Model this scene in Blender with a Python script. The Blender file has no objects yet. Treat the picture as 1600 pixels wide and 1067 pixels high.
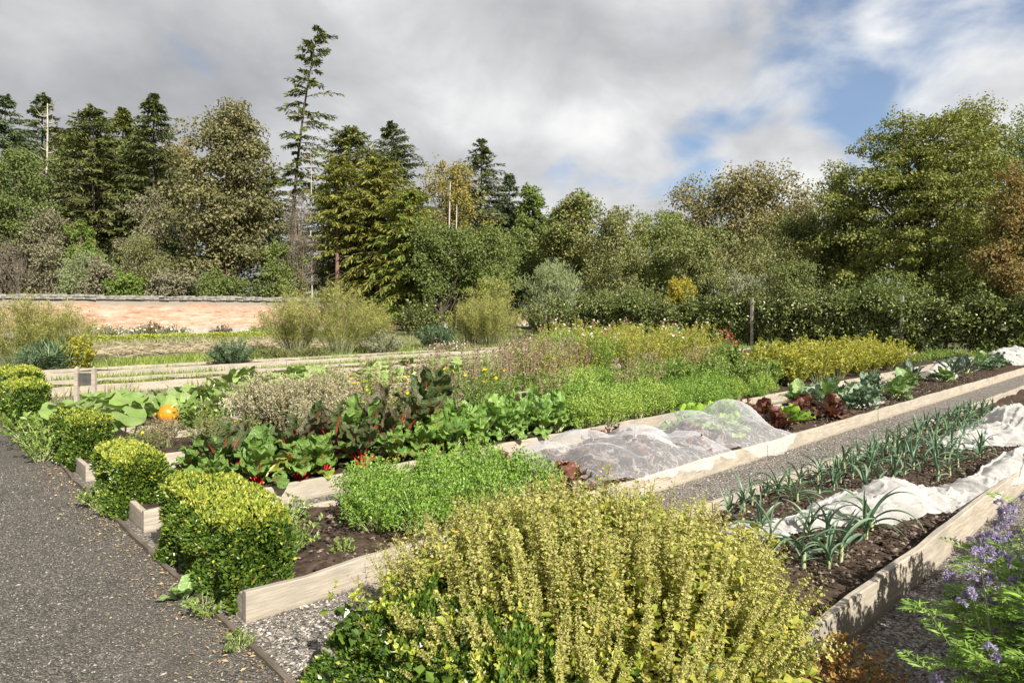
import bpy, math, random
import numpy as np
from mathutils import Vector, Matrix

C = bpy.context.scene
COL = C.collection
PI = math.pi
R8 = np.random.default_rng(11)
random.seed(5)

# ------------------------------------------------------------------ camera
EYE, FPX, HZN = 1.75, 1040.0, 484.0            # eye height, focal length and horizon row of the 1600 px wide picture
cam = bpy.data.cameras.new('camera')
cam_o = bpy.data.objects.new('camera', cam); COL.objects.link(cam_o)
cam.sensor_width = 36.0
cam.lens = FPX / 1600 * 36
cam.shift_y = -(533.5 - HZN) / 1600
cam.clip_start, cam.clip_end = 0.05, 3000
cam_o.location = (0, 0, EYE)
cam_o.rotation_euler = (math.radians(90), 0, 0)
C.camera = cam_o

# ------------------------------------------------------------------ sky, sun, exposure
SUN = Vector((0.53, -0.85, 0.0)).normalized()
ELEV = math.radians(37)
SUNDIR = Vector((SUN.x * math.cos(ELEV), SUN.y * math.cos(ELEV), math.sin(ELEV)))
C.view_settings.view_transform = 'Standard'
C.view_settings.look = 'None'
C.view_settings.gamma = 1.0
C.view_settings.use_curve_mapping = False
C.view_settings.exposure = 0.88
sun = bpy.data.lights.new('sun', 'SUN')
sun.energy = 5.0; sun.angle = math.radians(0.53); sun.color = (1.0, 0.945, 0.85)
sun_o = bpy.data.objects.new('sun', sun); COL.objects.link(sun_o)
sun_o.rotation_euler = SUNDIR.to_track_quat('Z', 'Y').to_euler()

world = bpy.data.worlds.new('World'); C.world = world
world.use_nodes = True


class NT:
    """small helper to write node trees"""
    def __init__(s, tree):
        s.t = tree; s.n = tree.nodes; s.l = tree.links
    def node(s, kind, **kw):
        n = s.n.new(kind)
        for k, v in kw.items():
            setattr(n, k, v)
        return n
    def put(s, sock, v):
        if isinstance(v, bpy.types.NodeSocket): s.l.new(v, sock)
        elif v is not None: sock.default_value = v
    def math(s, op, a, b=None, c=None, clamp=False):
        n = s.node('ShaderNodeMath', operation=op, use_clamp=clamp)
        s.put(n.inputs[0], a); s.put(n.inputs[1], b)
        if c is not None: s.put(n.inputs[2], c)
        return n.outputs[0]
    def vmath(s, op, a, b=None):
        n = s.node('ShaderNodeVectorMath', operation=op)
        s.put(n.inputs[0], a); s.put(n.inputs[1], b)
        return n.outputs['Value'] if op in ('DOT_PRODUCT', 'LENGTH') else n.outputs[0]
    def noise(s, vec, scale, detail=4, rough=0.55, dist=0.0):
        n = s.node('ShaderNodeTexNoise')
        s.put(n.inputs['Vector'], vec); n.inputs['Scale'].default_value = scale
        n.inputs['Detail'].default_value = detail; n.inputs['Roughness'].default_value = rough
        n.inputs['Distortion'].default_value = dist
        return n.outputs['Fac']
    def ramp(s, fac, stops, interp='LINEAR'):
        n = s.node('ShaderNodeValToRGB'); n.color_ramp.interpolation = interp
        e = n.color_ramp.elements
        while len(e) < len(stops): e.new(0.5)
        for el, (p, c) in zip(e, stops):
            el.position = p
            el.color = (c[0], c[1], c[2], 1) if hasattr(c, '__len__') else (c, c, c, 1)
        s.put(n.inputs[0], fac)
        return n.outputs[0]
    def mix(s, fac, a, b, blend='MIX'):
        n = s.node('ShaderNodeMix', data_type='RGBA', blend_type=blend)
        s.put(n.inputs[0], fac)
        for k, v in ((6, a), (7, b)):
            if not isinstance(v, bpy.types.NodeSocket): v = (v[0], v[1], v[2], 1)
            s.put(n.inputs[k], v)
        return n.outputs[2]
    def maprange(s, v, a, b, c=0.0, d=1.0, smooth=True):
        n = s.node('ShaderNodeMapRange', interpolation_type='SMOOTHSTEP' if smooth else 'LINEAR')
        s.put(n.inputs[0], v)
        for i, x in enumerate((a, b, c, d)): n.inputs[1 + i].default_value = x
        return n.outputs[0]


def sky_world():
    t = NT(world.node_tree); t.n.clear()
    out = t.node('ShaderNodeOutputWorld'); bg = t.node('ShaderNodeBackground')
    t.l.new(bg.outputs[0], out.inputs[0]); bg.inputs['Strength'].default_value = 0.064
    sky = t.node('ShaderNodeTexSky', sky_type='NISHITA')
    sky.sun_disc = False; sky.sun_elevation = ELEV; sky.sun_rotation = math.atan2(SUN.x, SUN.y)
    sky.air_density = 1.0; sky.dust_density = 0.6; sky.ozone_density = 1.6
    tc = t.node('ShaderNodeTexCoord').outputs['Generated']
    sp = t.node('ShaderNodeSeparateXYZ'); t.l.new(tc, sp.inputs[0])
    x, y, z = sp.outputs
    zc = t.math('ADD', t.math('MAXIMUM', z, 0.0), 0.50)
    cb = t.node('ShaderNodeCombineXYZ')
    t.put(cb.inputs[0], t.math('DIVIDE', x, zc)); t.put(cb.inputs[1], t.math('DIVIDE', y, zc)); cb.inputs[2].default_value = 3.7
    p = cb.outputs[0]
    big = t.noise(p, 1.1, 3, 0.5, 0.3)
    fine = t.noise(p, 3.0, 9, 0.52, 0.25)
    wisp = t.noise(p, 8.0, 8, 0.55, 0.2)
    def toward(d, a, b):
        d = Vector(d).normalized()
        return t.maprange(t.vmath('DOT_PRODUCT', tc, (d.x, d.y, d.z)), a, b)
    # the layer of cloud is broken in the quarter to the right of the wood
    brk = t.noise(p, 4.6, 8, 0.5, 0.35)
    gap = t.math('ADD', t.math('MULTIPLY', toward((0.76, 1, 0.56), 0.945, 0.9995), 1.12),
                 t.math('MULTIPLY', toward((0.46, 1, 0.27), 0.965, 0.999), 0.50))
    gap = t.math('ADD', gap, t.math('MULTIPLY', toward((0.20, 1, 0.17), 0.985, 0.999), 0.30))
    puff = toward((0.67, 1, 0.385), 0.984, 0.9992)                       # a heap of bright cloud below the blue
    gap = t.math('SUBTRACT', gap, t.math('MULTIPLY', puff, 0.35))
    opening = t.math('ADD', gap, t.math('MULTIPLY', t.math('SUBTRACT', 0.5, brk), 3.0))
    blue = t.maprange(opening, 0.40, 1.20)
    light = t.math('ADD', t.math('MULTIPLY', fine, 0.75), t.math('MULTIPLY', big, 0.55))
    light = t.math('ADD', light, t.math('MULTIPLY', wisp, 0.16))
    light = t.math('SUBTRACT', light, t.math('MULTIPLY', toward((-0.72, 1, 0.34), 0.80, 1.0), 0.10))
    light = t.math('ADD', light, t.math('MULTIPLY', toward((0.42, 1, 0.33), 0.90, 1.0), 0.07))
    light = t.math('ADD', light, t.math('MULTIPLY', puff, 0.12))
    cloud = t.ramp(t.maprange(light, 0.48, 1.02, smooth=False),
                   [(0.0, (3.0, 3.05, 3.2)), (0.30, (4.2, 4.25, 4.4)), (0.55, (5.6, 5.65, 5.8)), (0.80, (7.9, 7.9, 7.9)), (1.0, (9.4, 9.3, 9.1))])
    skyc = t.mix(1.0, sky.outputs[0], (0.95, 1.05, 1.15), 'MULTIPLY')
    c = t.mix(t.math('MULTIPLY', blue, 0.88), cloud, skyc)
    t.put(bg.inputs['Color'], c)
sky_world()

# ------------------------------------------------------------------ helpers
ROT = math.radians(43.0)
CU, SU = math.cos(ROT), math.sin(ROT)


def G(u, v, z=0.0):
    """garden frame: u runs along the beds, v across them"""
    return Vector((CU * u - SU * v, SU * u + CU * v, z))


def spot(px, py, z=0.0):
    """point of the level z that is seen at a pixel of the photograph"""
    d = FPX * (EYE - z) / (py - HZN)
    return Vector(((px - 800) / FPX * d, d, z))


def far(px, d, z=0.0):
    return Vector(((px - 800) / FPX * d, d, z))


def high(py, d):
    return EYE + (HZN - py) / FPX * d


def nrm(a):
    return a / np.maximum(np.linalg.norm(a, axis=-1, keepdims=True), 1e-9)


def rdir(n):
    return nrm(R8.normal(size=(n, 3)))


def U(a, b, n=None):
    return R8.uniform(a, b, n)


class Buf:
    def __init__(s):
        s.V = []; s.F = []; s.M = []; s.n = 0
    def add(s, V, F, m=0):
        V = np.asarray(V, dtype=np.float32).reshape(-1, 3); F = np.asarray(F, dtype=np.int32)
        s.V.append(V); s.F.append(F + s.n); s.M.append(m); s.n += len(V)
    def join(s, o, mat4=None):
        V = np.concatenate(o.V)
        if mat4 is not None:
            A = np.array(mat4, dtype=np.float32)
            V = V @ A[:3, :3].T + A[:3, 3]
        for F, m in zip(o.F, o.M):
            s.F.append(F + s.n); s.M.append(m)
        s.V.append(V.astype(np.float32)); s.n += len(V)
    def mesh(s, name, mats, smooth=False):
        me = bpy.data.meshes.new(name)
        V = np.concatenate(s.V).astype(np.float32)
        me.vertices.add(len(V)); me.vertices.foreach_set('co', V.ravel())
        loops = np.concatenate([f.ravel() for f in s.F]).astype(np.int32)
        tot = np.concatenate([np.full(len(f), f.shape[1], np.int32) for f in s.F])
        mi = np.concatenate([np.full(len(f), m, np.int32) for f, m in zip(s.F, s.M)])
        start = np.concatenate([[0], np.cumsum(tot)[:-1]]).astype(np.int32)
        me.loops.add(len(loops)); me.loops.foreach_set('vertex_index', loops)
        me.polygons.add(len(tot)); me.polygons.foreach_set('loop_start', start)
        me.polygons.foreach_set('material_index', mi)
        me.polygons.foreach_set('use_smooth', np.full(len(tot), bool(smooth)))
        for m in (mats if isinstance(mats, (list, tuple)) else [mats]): me.materials.append(m)
        me.update(calc_edges=True)
        return me


def link(name, me, parent=None, loc=None, rz=0.0, scale=None, rot=None):
    o = bpy.data.objects.new(name, me); COL.objects.link(o)
    if parent is not None: o.parent = parent
    if loc is not None: o.location = loc
    if rot is not None: o.rotation_euler = rot
    elif rz: o.rotation_euler = (0, 0, rz)
    if scale is not None: o.scale = (scale, scale, scale) if not hasattr(scale, '__len__') else scale
    return o


def tag(o, label, cat, group=None, kind=None):
    o['label'] = label; o['category'] = cat
    if group: o['group'] = group
    if kind: o['kind'] = kind
    return o


def thing(name, label, cat, loc=(0, 0, 0), rz=0.0, group=None, scale=None):
    o = link(name, None, None, loc, rz, scale)
    o.empty_display_size = 0.2
    return tag(o, label, cat, group)


def structure(name, me, loc=None, rz=0.0):
    o = link(name, me, None, loc, rz); o['kind'] = 'structure'
    return o


ORD = ('first second third fourth fifth sixth seventh eighth ninth tenth eleventh twelfth thirteenth fourteenth fifteenth sixteenth '
       'seventeenth eighteenth nineteenth twentieth').split()
_tens = {2: 'twenty', 3: 'thirty', 4: 'forty'}


def ordn(i):
    if i < 20: return ORD[i]
    a, b = divmod(i + 1, 10)
    return _tens[a][:-1] + 'ieth' if b == 0 else _tens[a] + '-' + ORD[b - 1]


# ---- leaf batches (all vectorised)
def rhombs(buf, P, D, N, L, W, mat=0, fold=0.22, at=0.45):
    """folded four-cornered leaves: base, sides, tip"""
    n = len(P); D = nrm(D)
    S = nrm(np.cross(D, N)); N2 = np.cross(S, D)
    L = np.broadcast_to(np.asarray(L, float).reshape(-1, 1), (n, 1)); W = np.broadcast_to(np.asarray(W, float).reshape(-1, 1), (n, 1))
    mid = P + D * L * at + N2 * W * fold
    V = np.stack([P, mid + S * W / 2, P + D * L, mid - S * W / 2], 1).reshape(-1, 3)
    i = np.arange(n)[:, None] * 4
    F = np.concatenate([i + np.array([[0, 1, 2]]), i + np.array([[0, 2, 3]])], 0)
    buf.add(V, F, mat)


def ovals(buf, P, D, N, L, W, mat=0, fold=0.15, bend=0.2):
    """rounder leaves with a midrib, eight corners"""
    n = len(P); D = nrm(D)
    S = nrm(np.cross(D, N)); N2 = np.cross(S, D)
    L = np.broadcast_to(np.asarray(L, float).reshape(-1, 1), (n, 1)); W = np.broadcast_to(np.asarray(W, float).reshape(-1, 1), (n, 1))
    def at(t, s, k):
        return P + D * L * t + S * W * s + N2 * (W * abs(s) * fold * 2 - L * bend * t * t)
    V = np.stack([at(0, 0, 0), at(.33, 0, 0), at(.7, 0, 0), at(1, 0, 0), at(.25, .42, 0), at(.66, .42, 0), at(.25, -.42, 0), at(.66, -.42, 0)], 1).reshape(-1, 3)
    i = np.arange(n)[:, None] * 8
    buf.add(V, i + np.array([[1, 4, 5, 2]]), mat)
    b = buf.n - len(V)
    def more(F):
        buf.V.append(np.zeros((0, 3), np.float32)); buf.F.append((F + b).astype(np.int32)); buf.M.append(mat)
    more(i + np.array([[1, 2, 7, 6]]))
    for f in ([0, 4, 1], [0, 1, 6], [2, 5, 3], [2, 3, 7]): more(i + np.array([f]))


def frame_of(T):
    a = np.where(np.abs(T[:, 2:3]) > 0.9, np.array([[1.0, 0, 0]]), np.array([[0, 0, 1.0]]))
    A = nrm(np.cross(T, a)); return A, np.cross(T, A)


def tube(buf, pts, rad, sides=6, mat=0):
    pts = np.asarray(pts, float); n = len(pts)
    rad = np.broadcast_to(np.asarray(rad, float), (n,))
    T = nrm(np.gradient(pts, axis=0))
    A, B = frame_of(T)
    for k in range(1, n):
        if (A[k] * A[k - 1]).sum() < 0: A[k] *= -1; B[k] *= -1
    th = np.arange(sides) * 2 * PI / sides
    V = pts[:, None, :] + rad[:, None, None] * (np.cos(th)[None, :, None] * A[:, None, :] + np.sin(th)[None, :, None] * B[:, None, :])
    V = V.reshape(-1, 3)
    j = np.arange(sides); F = []
    for k in range(n - 1):
        F.append(np.stack([k * sides + j, k * sides + (j + 1) % sides, (k + 1) * sides + (j + 1) % sides, (k + 1) * sides + j], 1))
    buf.add(V, np.concatenate(F), mat)


def bez(B, M, T, t):
    t = np.asarray(t)
    while t.ndim < B.ndim: t = t[..., None]
    return (1 - t) ** 2 * B + 2 * t * (1 - t) * M + t * t * T


def bezd(B, M, T, t):
    t = np.asarray(t)
    while t.ndim < B.ndim: t = t[..., None]
    return 2 * (1 - t) * (M - B) + 2 * t * (T - M)


def stalks(buf, B, M, T, w, mat=0, seg=4, taper=0.5):
    """three-sided tapering stems, many at once"""
    n = len(B); th = np.arange(3) * 2 * PI / 3
    rows = []
    w = np.broadcast_to(np.asarray(w, float).reshape(-1, 1, 1), (n, 1, 1))
    for k in range(seg + 1):
        t = np.full(n, k / seg)
        p = bez(B, M, T, t); d = nrm(bezd(B, M, T, np.clip(t, .02, .98)))
        A = nrm(np.cross(d, np.array([[0.31, 0.95, 0.05]]))); Bn = np.cross(d, A)
        rows.append(p[:, None, :] + w * (1 - (1 - taper) * k / seg) * (np.cos(th)[None, :, None] * A[:, None] + np.sin(th)[None, :, None] * Bn[:, None]))
    V = np.stack(rows, 1)                      # n, seg+1, 3, 3
    base = (np.arange(n) * (seg + 1) * 3)[:, None]
    F = []
    for k in range(seg):
        for j in range(3):
            F.append(base + np.array([[k * 3 + j, k * 3 + (j + 1) % 3, k * 3 + 3 + (j + 1) % 3, k * 3 + 3 + j]]))
    buf.add(V.reshape(-1, 3), np.concatenate(F), mat)


def box(buf, x0, x1, y0, y1, z0, z1, mat=0):
    V = [(x, y, z) for z in (z0, z1) for y in (y0, y1) for x in (x0, x1)]
    buf.add(V, [[0, 2, 3, 1], [4, 5, 7, 6], [0, 1, 5, 4], [2, 6, 7, 3], [0, 4, 6, 2], [1, 3, 7, 5]], mat)


def vnoise(x, y, seed=0, oct=4, scale=1.0, gain=0.5):
    """value noise on numpy arrays, about -1..1"""
    r = np.random.default_rng(seed); tab = r.uniform(-1, 1, (256, 256))
    out = 0; amp = 1; f = scale
    for o in range(oct):
        X = x * f + 37.1 * o; Y = y * f + 11.7 * o
        xi = np.floor(X).astype(int); yi = np.floor(Y).astype(int); a = X - xi; b = Y - yi
        a = a * a * (3 - 2 * a); b = b * b * (3 - 2 * b)
        g = lambda i, j: tab[(xi + i) % 256, (yi + j) % 256]
        out = out + amp * ((g(0, 0) * (1 - a) + g(1, 0) * a) * (1 - b) + (g(0, 1) * (1 - a) + g(1, 1) * a) * b)
        amp *= gain; f *= 2.03
    return out


def sheet(buf, X, Y, Z, mat=0):
    """grid of (n, m) arrays as quads"""
    n, m = X.shape
    V = np.stack([X, Y, Z], -1).reshape(-1, 3)
    i = np.arange(n - 1)[:, None] * m + np.arange(m - 1)[None, :]
    F = np.stack([i, i + m, i + m + 1, i + 1], -1).reshape(-1, 4)
    buf.add(V, F, mat)


# ------------------------------------------------------------------ materials
def new_mat(name):
    m = bpy.data.materials.new(name); m.use_nodes = True
    t = NT(m.node_tree); t.n.clear()
    out = t.node('ShaderNodeOutputMaterial')
    return m, t, out


TREE_LEAVES = set('spruce_needles olive_needles blue_needles larch_needles sycamore_leaf browned_sycamore_leaf bright_tree_leaf dark_tree_leaf beech_leaf aspen_leaf olive_leaf pale_variegated_leaf autumn_leaf copper_leaf willow_leaf grey_twig'.split())


def leaf_mat(name, cols, rough=0.45, trans=0.28, spec=0.35, per='island', sat_tr=1.15, veins=None):
    g = (1.8 if name in TREE_LEAVES else 1.55) if trans >= 0.15 and max(max(c) for c in cols) < 0.36 else 1.0
    if name in TREE_LEAVES:
        spec *= 0.4; rough = max(rough, 0.5); mean = [sum(c[k] for c in cols) / len(cols) for k in range(3)]
        cols = [tuple(0.66 * c[k] + 0.34 * mean[k] for k in range(3)) for c in cols]
    cols = [tuple(x * g for x in c) for c in cols]
    m, t, out = new_mat(name)
    if per == 'island': rnd = t.node('ShaderNodeNewGeometry').outputs['Random Per Island']
    else: rnd = t.node('ShaderNodeObjectInfo').outputs['Random']
    n = len(cols)
    col = t.ramp(rnd, [(i / max(1, n - 1), c) for i, c in enumerate(cols)])
    if veins:
        tc = t.node('ShaderNodeTexCoord').outputs['Object']
        nz = t.noise(tc, veins[0], 3, 0.5)
        col = t.mix(t.maprange(nz, 0.42, 0.68), col, veins[1])
    pb = t.node('ShaderNodeBsdfPrincipled')
    t.put(pb.inputs['Base Color'], col); pb.inputs['Roughness'].default_value = rough
    pb.inputs['Specular IOR Level'].default_value = spec
    if veins:
        vo = t.node('ShaderNodeTexVoronoi'); t.l.new(tc, vo.inputs['Vector']); vo.inputs['Scale'].default_value = veins[0] * 2.2
        b = t.node('ShaderNodeBump'); b.inputs['Strength'].default_value = 0.9; b.inputs['Distance'].default_value = 0.012
        t.put(b.inputs['Height'], t.math('SUBTRACT', nz, t.math('MULTIPLY', vo.outputs['Distance'], 0.5))); t.l.new(b.outputs[0], pb.inputs['Normal'])
    tr = t.node('ShaderNodeBsdfTranslucent')
    t.put(tr.inputs[0], t.mix(1.0, col, (sat_tr, sat_tr * 1.02, sat_tr * 0.7), 'MULTIPLY'))
    mx = t.node('ShaderNodeMixShader'); mx.inputs[0].default_value = trans
    t.l.new(pb.outputs[0], mx.inputs[1]); t.l.new(tr.outputs[0], mx.inputs[2]); t.l.new(mx.outputs[0], out.inputs[0])
    return m


def plain_mat(name, cols, rough=0.7, spec=0.3, scale=8.0, bump=0.0, stretch=(1, 1, 1), detail=5):
    m, t, out = new_mat(name)
    tc = t.node('ShaderNodeTexCoord').outputs['Object']
    mp = t.node('ShaderNodeMapping'); t.l.new(tc, mp.inputs[0]); mp.inputs['Scale'].default_value = stretch
    nz = t.noise(mp.outputs[0], scale, detail, 0.6)
    n = len(cols)
    col = t.ramp(nz, [(0.3 + 0.4 * i / max(1, n - 1), c) for i, c in enumerate(cols)])
    pb = t.node('ShaderNodeBsdfPrincipled')
    t.put(pb.inputs['Base Color'], col); pb.inputs['Roughness'].default_value = rough; pb.inputs['Specular IOR Level'].default_value = spec
    if bump:
        b = t.node('ShaderNodeBump'); b.inputs['Strength'].default_value = bump; b.inputs['Distance'].default_value = 0.02
        t.put(b.inputs['Height'], nz); t.l.new(b.outputs[0], pb.inputs['Normal'])
    t.l.new(pb.outputs[0], out.inputs[0])
    return m


def wood_mat(name, light, dark, stain, rough=0.75, green=0.0):
    m, t, out = new_mat(name)
    tc = t.node('ShaderNodeTexCoord').outputs['Object']
    oi = t.node('ShaderNodeObjectInfo').outputs['Random']
    off = t.node('ShaderNodeCombineXYZ'); t.put(off.inputs[0], t.math('MULTIPLY', oi, 40.0)); t.put(off.inputs[1], t.math('MULTIPLY', oi, 17.0))
    v = t.vmath('ADD', tc, off.outputs[0])
    mp = t.node('ShaderNodeMapping'); t.l.new(v, mp.inputs[0]); mp.inputs['Scale'].default_value = (0.9, 9, 13)
    grain = t.noise(mp.outputs[0], 6.0, 6, 0.62, 0.6)
    mp2 = t.node('ShaderNodeMapping'); t.l.new(v, mp2.inputs[0]); mp2.inputs['Scale'].default_value = (1.6, 4, 4)
    blot = t.noise(mp2.outputs[0], 1.6, 5, 0.6)
    col = t.mix(t.maprange(grain, 0.34, 0.66), dark, light)
    col = t.mix(t.math('MULTIPLY', t.maprange(blot, 0.44, 0.70), 0.75), col, stain)
    vo = t.node('ShaderNodeTexVoronoi'); vo.inputs['Scale'].default_value = 2.2
    mp3 = t.node('ShaderNodeMapping'); t.l.new(v, mp3.inputs[0]); mp3.inputs['Scale'].default_value = (1.0, 2.4, 2.4); t.l.new(mp3.outputs[0], vo.inputs['Vector'])
    knot = t.maprange(vo.outputs['Distance'], 0.03, 0.075, 1.0, 0.0)
    col = t.mix(t.math('MULTIPLY', knot, 0.75), col, (0.10, 0.075, 0.055))
    col = t.mix(t.maprange(oi, 0.0, 1.0, 0.0, 0.30, smooth=False), col, stain)
    zz = t.node('ShaderNodeSeparateXYZ'); t.l.new(tc, zz.inputs[0])      # earth splashed on the foot of the board
    col = t.mix(t.math('MULTIPLY', t.maprange(t.math('ADD', zz.outputs[2], t.math('MULTIPLY', blot, 0.09)), 0.10, 0.035), 0.6), col, (0.14, 0.115, 0.09))
    pb = t.node('ShaderNodeBsdfPrincipled'); t.put(pb.inputs['Base Color'], col)
    pb.inputs['Roughness'].default_value = rough; pb.inputs['Specular IOR Level'].default_value = 0.25
    b = t.node('ShaderNodeBump'); b.inputs['Strength'].default_value = 0.5; b.inputs['Distance'].default_value = 0.006
    t.put(b.inputs['Height'], grain); t.l.new(b.outputs[0], pb.inputs['Normal'])
    t.l.new(pb.outputs[0], out.inputs[0])
    return m


M = {}
M['wood'] = wood_mat('weathered_board', (0.47, 0.41, 0.33), (0.30, 0.255, 0.20), (0.26, 0.235, 0.195))
M['wood_grey'] = wood_mat('grey_board', (0.33, 0.30, 0.26), (0.20, 0.18, 0.155), (0.16, 0.155, 0.14))
M['edging'] = wood_mat('edging_board', (0.20, 0.165, 0.13), (0.10, 0.08, 0.06), (0.07, 0.06, 0.05))
M['slate'] = wood_mat('dark_sign_board', (0.10, 0.095, 0.088), (0.055, 0.052, 0.048), (0.075, 0.07, 0.062))
M['bark'] = plain_mat('bark', [(0.05, 0.042, 0.034), (0.13, 0.105, 0.08)], 0.9, 0.1, 3.0, 0.4, (3, 3, 0.6))
M['bark_red'] = plain_mat('bark_red', [(0.11, 0.065, 0.048), (0.26, 0.16, 0.12)], 0.9, 0.1, 3.0, 0.4, (3, 3, 0.6))
M['bark_pale'] = plain_mat('bark_pale', [(0.30, 0.27, 0.22), (0.55, 0.50, 0.43)], 0.9, 0.1, 3.0, 0.3, (3, 3, 0.6))
M['twig'] = plain_mat('twig', [(0.13, 0.10, 0.07), (0.24, 0.19, 0.13)], 0.9, 0.1, 9.0)
M['soil'] = plain_mat('soil', [(0.030, 0.021, 0.015), (0.060, 0.042, 0.030), (0.105, 0.078, 0.056)], 0.95, 0.1, 16.0, 0.7, detail=8)


def gravel_mat(name, cols, scale, bump=0.8, patch=None, dirt=None):
    m, t, out = new_mat(name)
    tc = t.node('ShaderNodeTexCoord').outputs['Object']
    vo = t.node('ShaderNodeTexVoronoi'); t.l.new(tc, vo.inputs['Vector']); vo.inputs['Scale'].default_value = scale; vo.inputs['Randomness'].default_value = 1.0
    vs = t.node('ShaderNodeTexVoronoi'); t.l.new(tc, vs.inputs['Vector']); vs.inputs['Scale'].default_value = scale * 2.3
    sp = t.node('ShaderNodeSeparateColor'); t.l.new(vo.outputs['Color'], sp.inputs[0])
    sp2 = t.node('ShaderNodeSeparateColor'); t.l.new(vs.outputs['Color'], sp2.inputs[0])
    pick = t.math('ADD', t.math('MULTIPLY', sp.outputs[0], 0.7), t.math('MULTIPLY', sp2.outputs[0], 0.3))
    n = len(cols)
    col = t.ramp(pick, [(0.08 + 0.84 * i / (n - 1), c) for i, c in enumerate(cols)])
    if patch:
        col = t.mix(t.math('MULTIPLY', t.maprange(t.noise(tc, 0.7, 5, 0.6), 0.48, 0.72), patch[0]), col, patch[1])
    if dirt:
        col = t.mix(t.math('MULTIPLY', t.maprange(t.noise(tc, 2.6, 6, 0.65), 0.5, 0.75), dirt[0]), col, dirt[1])
    pb = t.node('ShaderNodeBsdfPrincipled'); t.put(pb.inputs['Base Color'], col)
    pb.inputs['Roughness'].default_value = 0.8; pb.inputs['Specular IOR Level'].default_value = 0.25
    h = t.math('SUBTRACT', 1.0, vo.outputs['Distance'])
    b = t.node('ShaderNodeBump'); b.inputs['Strength'].default_value = bump; b.inputs['Distance'].default_value = 0.012
    t.put(b.inputs['Height'], t.math('ADD', h, t.math('MULTIPLY', sp.outputs[1], 0.6))); t.l.new(b.outputs[0], pb.inputs['Normal'])
    t.l.new(pb.outputs[0], out.inputs[0])
    return m


M['tarmac'] = gravel_mat('tarmac', [(0.036, 0.032, 0.028), (0.082, 0.073, 0.062), (0.14, 0.125, 0.107), (0.29, 0.265, 0.23)], 110, 0.9,
                         (0.45, (0.17, 0.15, 0.125)), (0.5, (0.065, 0.056, 0.044)))
M['gravel'] = gravel_mat('gravel', [(0.05, 0.045, 0.040), (0.13, 0.117, 0.10), (0.23, 0.205, 0.175), (0.46, 0.425, 0.38)], 70, 1.0,
                         (0.3, (0.15, 0.13, 0.10)), (0.3, (0.10, 0.085, 0.065)))
M['pebble'] = leaf_mat('pebble', [(0.04, 0.037, 0.033), (0.11, 0.098, 0.085), (0.17, 0.152, 0.13), (0.28, 0.25, 0.215), (0.50, 0.46, 0.41)], 0.75, 0.0, 0.25)
M['pebble_dark'] = leaf_mat('path_pebble', [(0.035, 0.032, 0.028), (0.10, 0.09, 0.078), (0.16, 0.145, 0.125), (0.24, 0.22, 0.19), (0.36, 0.335, 0.295)], 0.75, 0.0, 0.25)
M['clod'] = leaf_mat('clod', [(0.028, 0.020, 0.015), (0.055, 0.039, 0.028), (0.10, 0.074, 0.055), (0.24, 0.20, 0.165)], 0.95, 0.0, 0.1)
M['litter'] = leaf_mat('litter', [(0.13, 0.09, 0.05), (0.22, 0.16, 0.09), (0.30, 0.24, 0.15), (0.11, 0.07, 0.04)], 0.8, 0.15, 0.15)


def grass_ground():
    m, t, out = new_mat('turf')
    tc = t.node('ShaderNodeTexCoord').outputs['Object']
    a = t.noise(tc, 0.35, 6, 0.6); b = t.noise(tc, 14.0, 5, 0.65)
    col = t.ramp(b, [(0.3, (0.035, 0.045, 0.014)), (0.5, (0.08, 0.095, 0.026)), (0.7, (0.16, 0.155, 0.06))])
    col = t.mix(t.math('MULTIPLY', t.maprange(a, 0.5, 0.7), 0.6), col, (0.13, 0.10, 0.055))
    pb = t.node('ShaderNodeBsdfPrincipled'); t.put(pb.inputs['Base Color'], col); pb.inputs['Roughness'].default_value = 0.9
    bp = t.node('ShaderNodeBump'); bp.inputs['Strength'].default_value = 0.8; bp.inputs['Distance'].default_value = 0.05
    t.put(bp.inputs['Height'], b); t.l.new(bp.outputs[0], pb.inputs['Normal'])
    t.l.new(pb.outputs[0], out.inputs[0]); return m
M['turf'] = grass_ground()


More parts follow.
